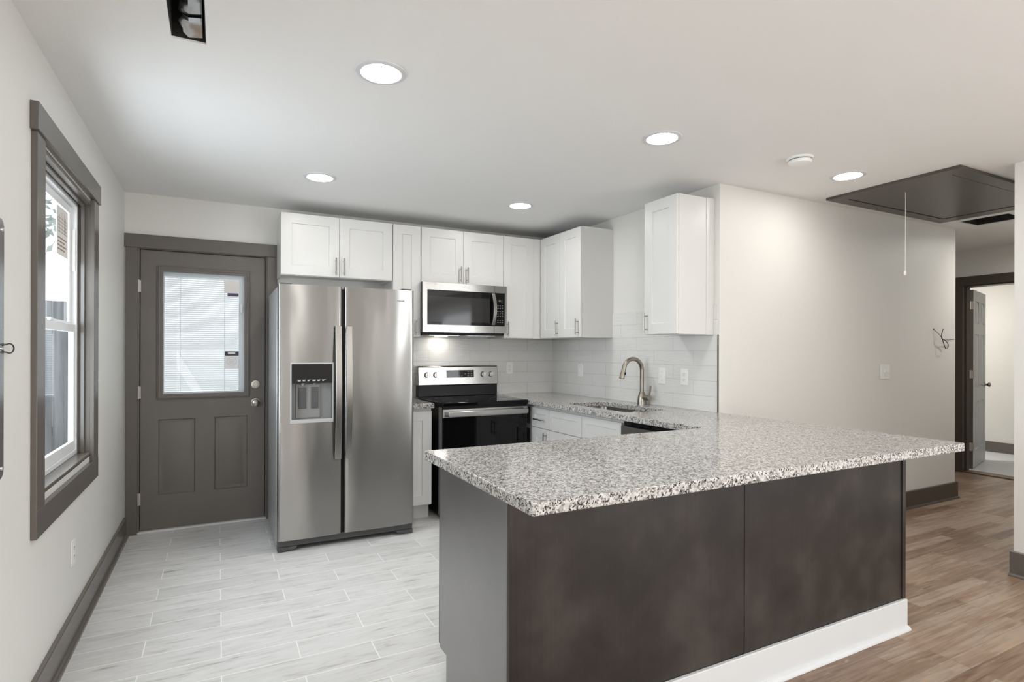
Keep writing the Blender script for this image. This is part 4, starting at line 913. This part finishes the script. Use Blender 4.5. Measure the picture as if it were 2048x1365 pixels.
recessed('lit recessed light above the granite peninsula, left of the smoke detector', 2.066, 2.272)
recessed('lit recessed light in front of the cabinet over the refrigerator', 0.581, 3.818)
recessed('lit recessed light in front of the corner wall cabinets', 2.060, 3.832)
recessed('lit recessed light between smoke detector and attic hatch', 3.547, 2.203, 0.05)
recessed('unseen recessed light added in the hall past the wall end', 6.35, 2.12, 6.5, 170)  # hidden lamp added to brighten the hall walls
for x, y in ((0.58, 0.3), (2.07, 0.3), (3.5, 0.3), (0.58, -1.8), (2.07, -1.8), (3.5, -1.8)):  # lamps added out of view to raise the overall brightness
    recessed('unseen recessed light added in the living area behind the viewer', x, y)
t = thing('added_bath_light', 'unseen round ceiling light added past the open white door', 'light', (7.95, 3.9, CE))  # out-of-view lamp added to light the room past the door
part('shade', MB().lathe([(0.0, -0.09), (0.09, -0.08), (0.14, -0.045), (0.15, 0.0)], (7.95, 3.9, CE)), 'tasklens', t)
area('lamp', (0, 0, -0.10), (0, 0, 0), 0.25, 0.25, 16, (1.0, 0.97, 0.93), 'DISK', t)
area('lamp', (1.75 - 1.865, 4.73 - 4.63, 1.4495 - 1.455), (0, 0, 0), 0.10, 0.06, 0.35, (1.0, 0.93, 0.82), 'RECTANGLE', mw)

sd = thing('smoke_detector', 'round white smoke detector on the ceiling left of the attic hatch', 'smoke detector', (2.987, 2.136, CE))
part('base', MB().lathe([(0.0, -0.012), (0.068, -0.012), (0.072, -0.008), (0.072, 0.0), (0.0, 0.0)], (2.987, 2.136, CE)), 'plate', sd)
part('vent_slot', MB().lathe([(0.0, -0.016), (0.060, -0.016), (0.060, -0.0121), (0.0, -0.0121)], (2.987, 2.136, CE)), 'darkgrey', sd)
part('cover', MB().lathe([(0.0, -0.040), (0.045, -0.039), (0.058, -0.033), (0.063, -0.022), (0.063, -0.0162), (0.0, -0.0162)], (2.987, 2.136, CE)), 'plate', sd)

ah = thing('attic_hatch', 'dark taupe framed attic hatch in the ceiling with a pull cord', 'hatch', (4.70, 2.18, CE))
part('frame', MB().grid_slab('Z', (3.93, 5.475), (1.76, 2.602), CE - 0.019, CE, [(4.045, 1.855, 5.335, 2.512)]), 'trimdark', ah, 0.002)
part('gap_shade', B(4.045, 1.855, CE - 0.003, 5.335, 2.512, CE - 0.0005), 'slot', ah)  # dark sheet painting the shade in the slit around the panel
part('panel', B(4.052, 1.862, CE - 0.016, 5.318, 2.502, CE - 0.0035), 'trimdark', ah, 0.001)
cdp = [(4.218, 2.215, CE - 0.015), (4.2185, 2.215, 2.25), (4.219, 2.2155, 2.0), (4.2175, 2.215, 1.885)]
cr = part('pull_cord', MB().tube(cdp, 0.0018, 6), 'cord', ah)
part('cord_knob', MB().lathe([(0.0, -0.028), (0.008, -0.026), (0.0095, -0.012), (0.008, -0.002), (0.004, 0.004), (0.0, 0.004)], (4.2175, 2.215, 1.882), 'Z', 14), 'cord', cr)

def open_vent(label, V, steel_side):
    x0, ya, x1, yb = V; zt = CE + 0.24
    t = thing('vent_opening', label, 'vent', ((x0 + x1) / 2, (ya + yb) / 2, CE))
    e = 0.003
    zb = CE + 0.007
    part('duct_box', B(x0, ya, zb, x0 + e, yb, zt).box(x1 - e, ya, zb, x1, yb, zt).box(x0 + e, yb - e, zb, x1 - e, yb, zt).box(x0 + e, ya, zb, x1 - e, ya + e, zt).box(x0, ya, zt, x1, yb, zt + e), 'ductdark', t)
    if steel_side:
        # bent sheet metal flaps showing inside the hole
        n = 8
        for (q0, za, q1, zb) in ((0.012, 0.012, 0.062, 0.058), (0.052, 0.066, 0.24, 0.165)):
            mb = MB(); vs = []
            for k in range(n + 1):
                u = k / n; yy = yb - q0 - (q1 - q0) * u
                zz_ = CE + za + (zb - za) * u + 0.008 * math.sin(math.pi * u)
                w0 = x0 + 0.030 + 0.007 * math.sin(9 * u + q0 * 90)
                vs += [(w0, yy, zz_ + 0.012), ((x0 + x1) / 2, yy, zz_ - 0.004), (x1 - 0.012, yy, zz_ + 0.004), (w0, yy, zz_ + 0.014), ((x0 + x1) / 2, yy, zz_ - 0.002), (x1 - 0.012, yy, zz_ + 0.006)]
            fs = []
            for i in range(n):
                a, b = 6*i, 6*(i+1)
                fs += [(a, a+1, b+1, b), (a+1, a+2, b+2, b+1), (a+3, b+3, b+4, a+4), (a+4, b+4, b+5, a+5), (a, b, b+3, a+3), (a+2, a+5, b+5, b+2)]
            fs += [(0, 3, 4, 1), (1, 4, 5, 2), (6*n, 6*n+1, 6*n+4, 6*n+3), (6*n+1, 6*n+2, 6*n+5, 6*n+4)]
            part('sheet_metal', mb.add(vs, fs), 'galv', t, label='bright bent galvanised metal')
    return t
open_vent('open rectangular duct hole with bent metal in the ceiling above the window side', V1, True)
open_vent('dark open duct hole in the hall ceiling beyond the attic hatch', V2, False)

# ================================================================== HALL DOOR
dl = thing('door_2', 'white six-panel door standing open past the hall doorway', 'door', (7.556, 3.254, 0.012), None, 'structure')
ORG[dl] = (0, 0, 0)
Wd, Hd = 0.815, 2.02
cw = (Wd - 0.11 * 3) / 2
ps = []
for u in (0.11, 0.22 + cw):
    for v0, v1 in ((0.20, 0.75), (0.90, 1.52), (1.64, 1.90)): ps.append((u, v0, u + cw, v1))
part('slab', MB().panels((0, 0, 0), (1, 0, 0), (0, 0, 1), (0, -1, 0), Wd, Hd, 0.045, ps, depth=0.009, slope=0.005, field=(0.012, 0.02, 0.007)), 'whitetrim', dl)
part('edge_strip', B(-0.0012, 0.0, 0, -0.0002, 0.045, Hd), 'trimdark', dl)
part('knob', MB().lathe([(0.0, -0.060), (0.015, -0.059), (0.026, -0.052), (0.028, -0.043), (0.020, -0.032), (0.012, -0.022), (0.013, -0.010), (0.031, -0.007), (0.032, -0.0005)], (Wd - 0.065, 0, 0.92), 'Y'), 'satin', dl)
for z in (0.20, 1.02, 1.80): part('hinge', B(-0.0016, -0.004, z, -0.0013, 0.032, z + 0.09).box(-0.05, 0.012, z, -0.0016, 0.015, z + 0.09).tube([(-0.004, -0.004, z), (-0.004, -0.004, z + 0.09)], 0.006, 8), 'hinge', dl)
dl.rotation_euler = (0, 0, math.atan2(3.471 - 3.254, 8.361 - 7.556))
hj = MB()
hj.box(7.302, 3.245, 0, 7.458, 3.2648, 2.0648).box(7.302, 2.4202, 0, 7.458, 2.44, 2.0648).box(7.302, 2.44, 2.045, 7.458, 3.245, 2.0648)
hj.box(7.36, 3.232, 0, 7.395, 3.245, 2.045)
struct('trim_3', hj, 'trimdark', 'dark taupe jamb lining the hall doorway', 'door jamb', 0.0015)
struct('trim_4', B(7.281, 3.235, 0, 7.30, 3.32, 2.06).box(7.281, 2.365, 0, 7.30, 2.45, 2.06).box(7.279, 2.355, 2.06, 7.30, 3.33, 2.155), 'trimdark', 'dark taupe casing around the hall doorway', 'door casing', 0.002)
struct('trim_5', B(7.30, 2.44, 0.0, 7.46, 3.232, 0.012), 'threshold', 'brown strip across the hall doorway floor', 'threshold')
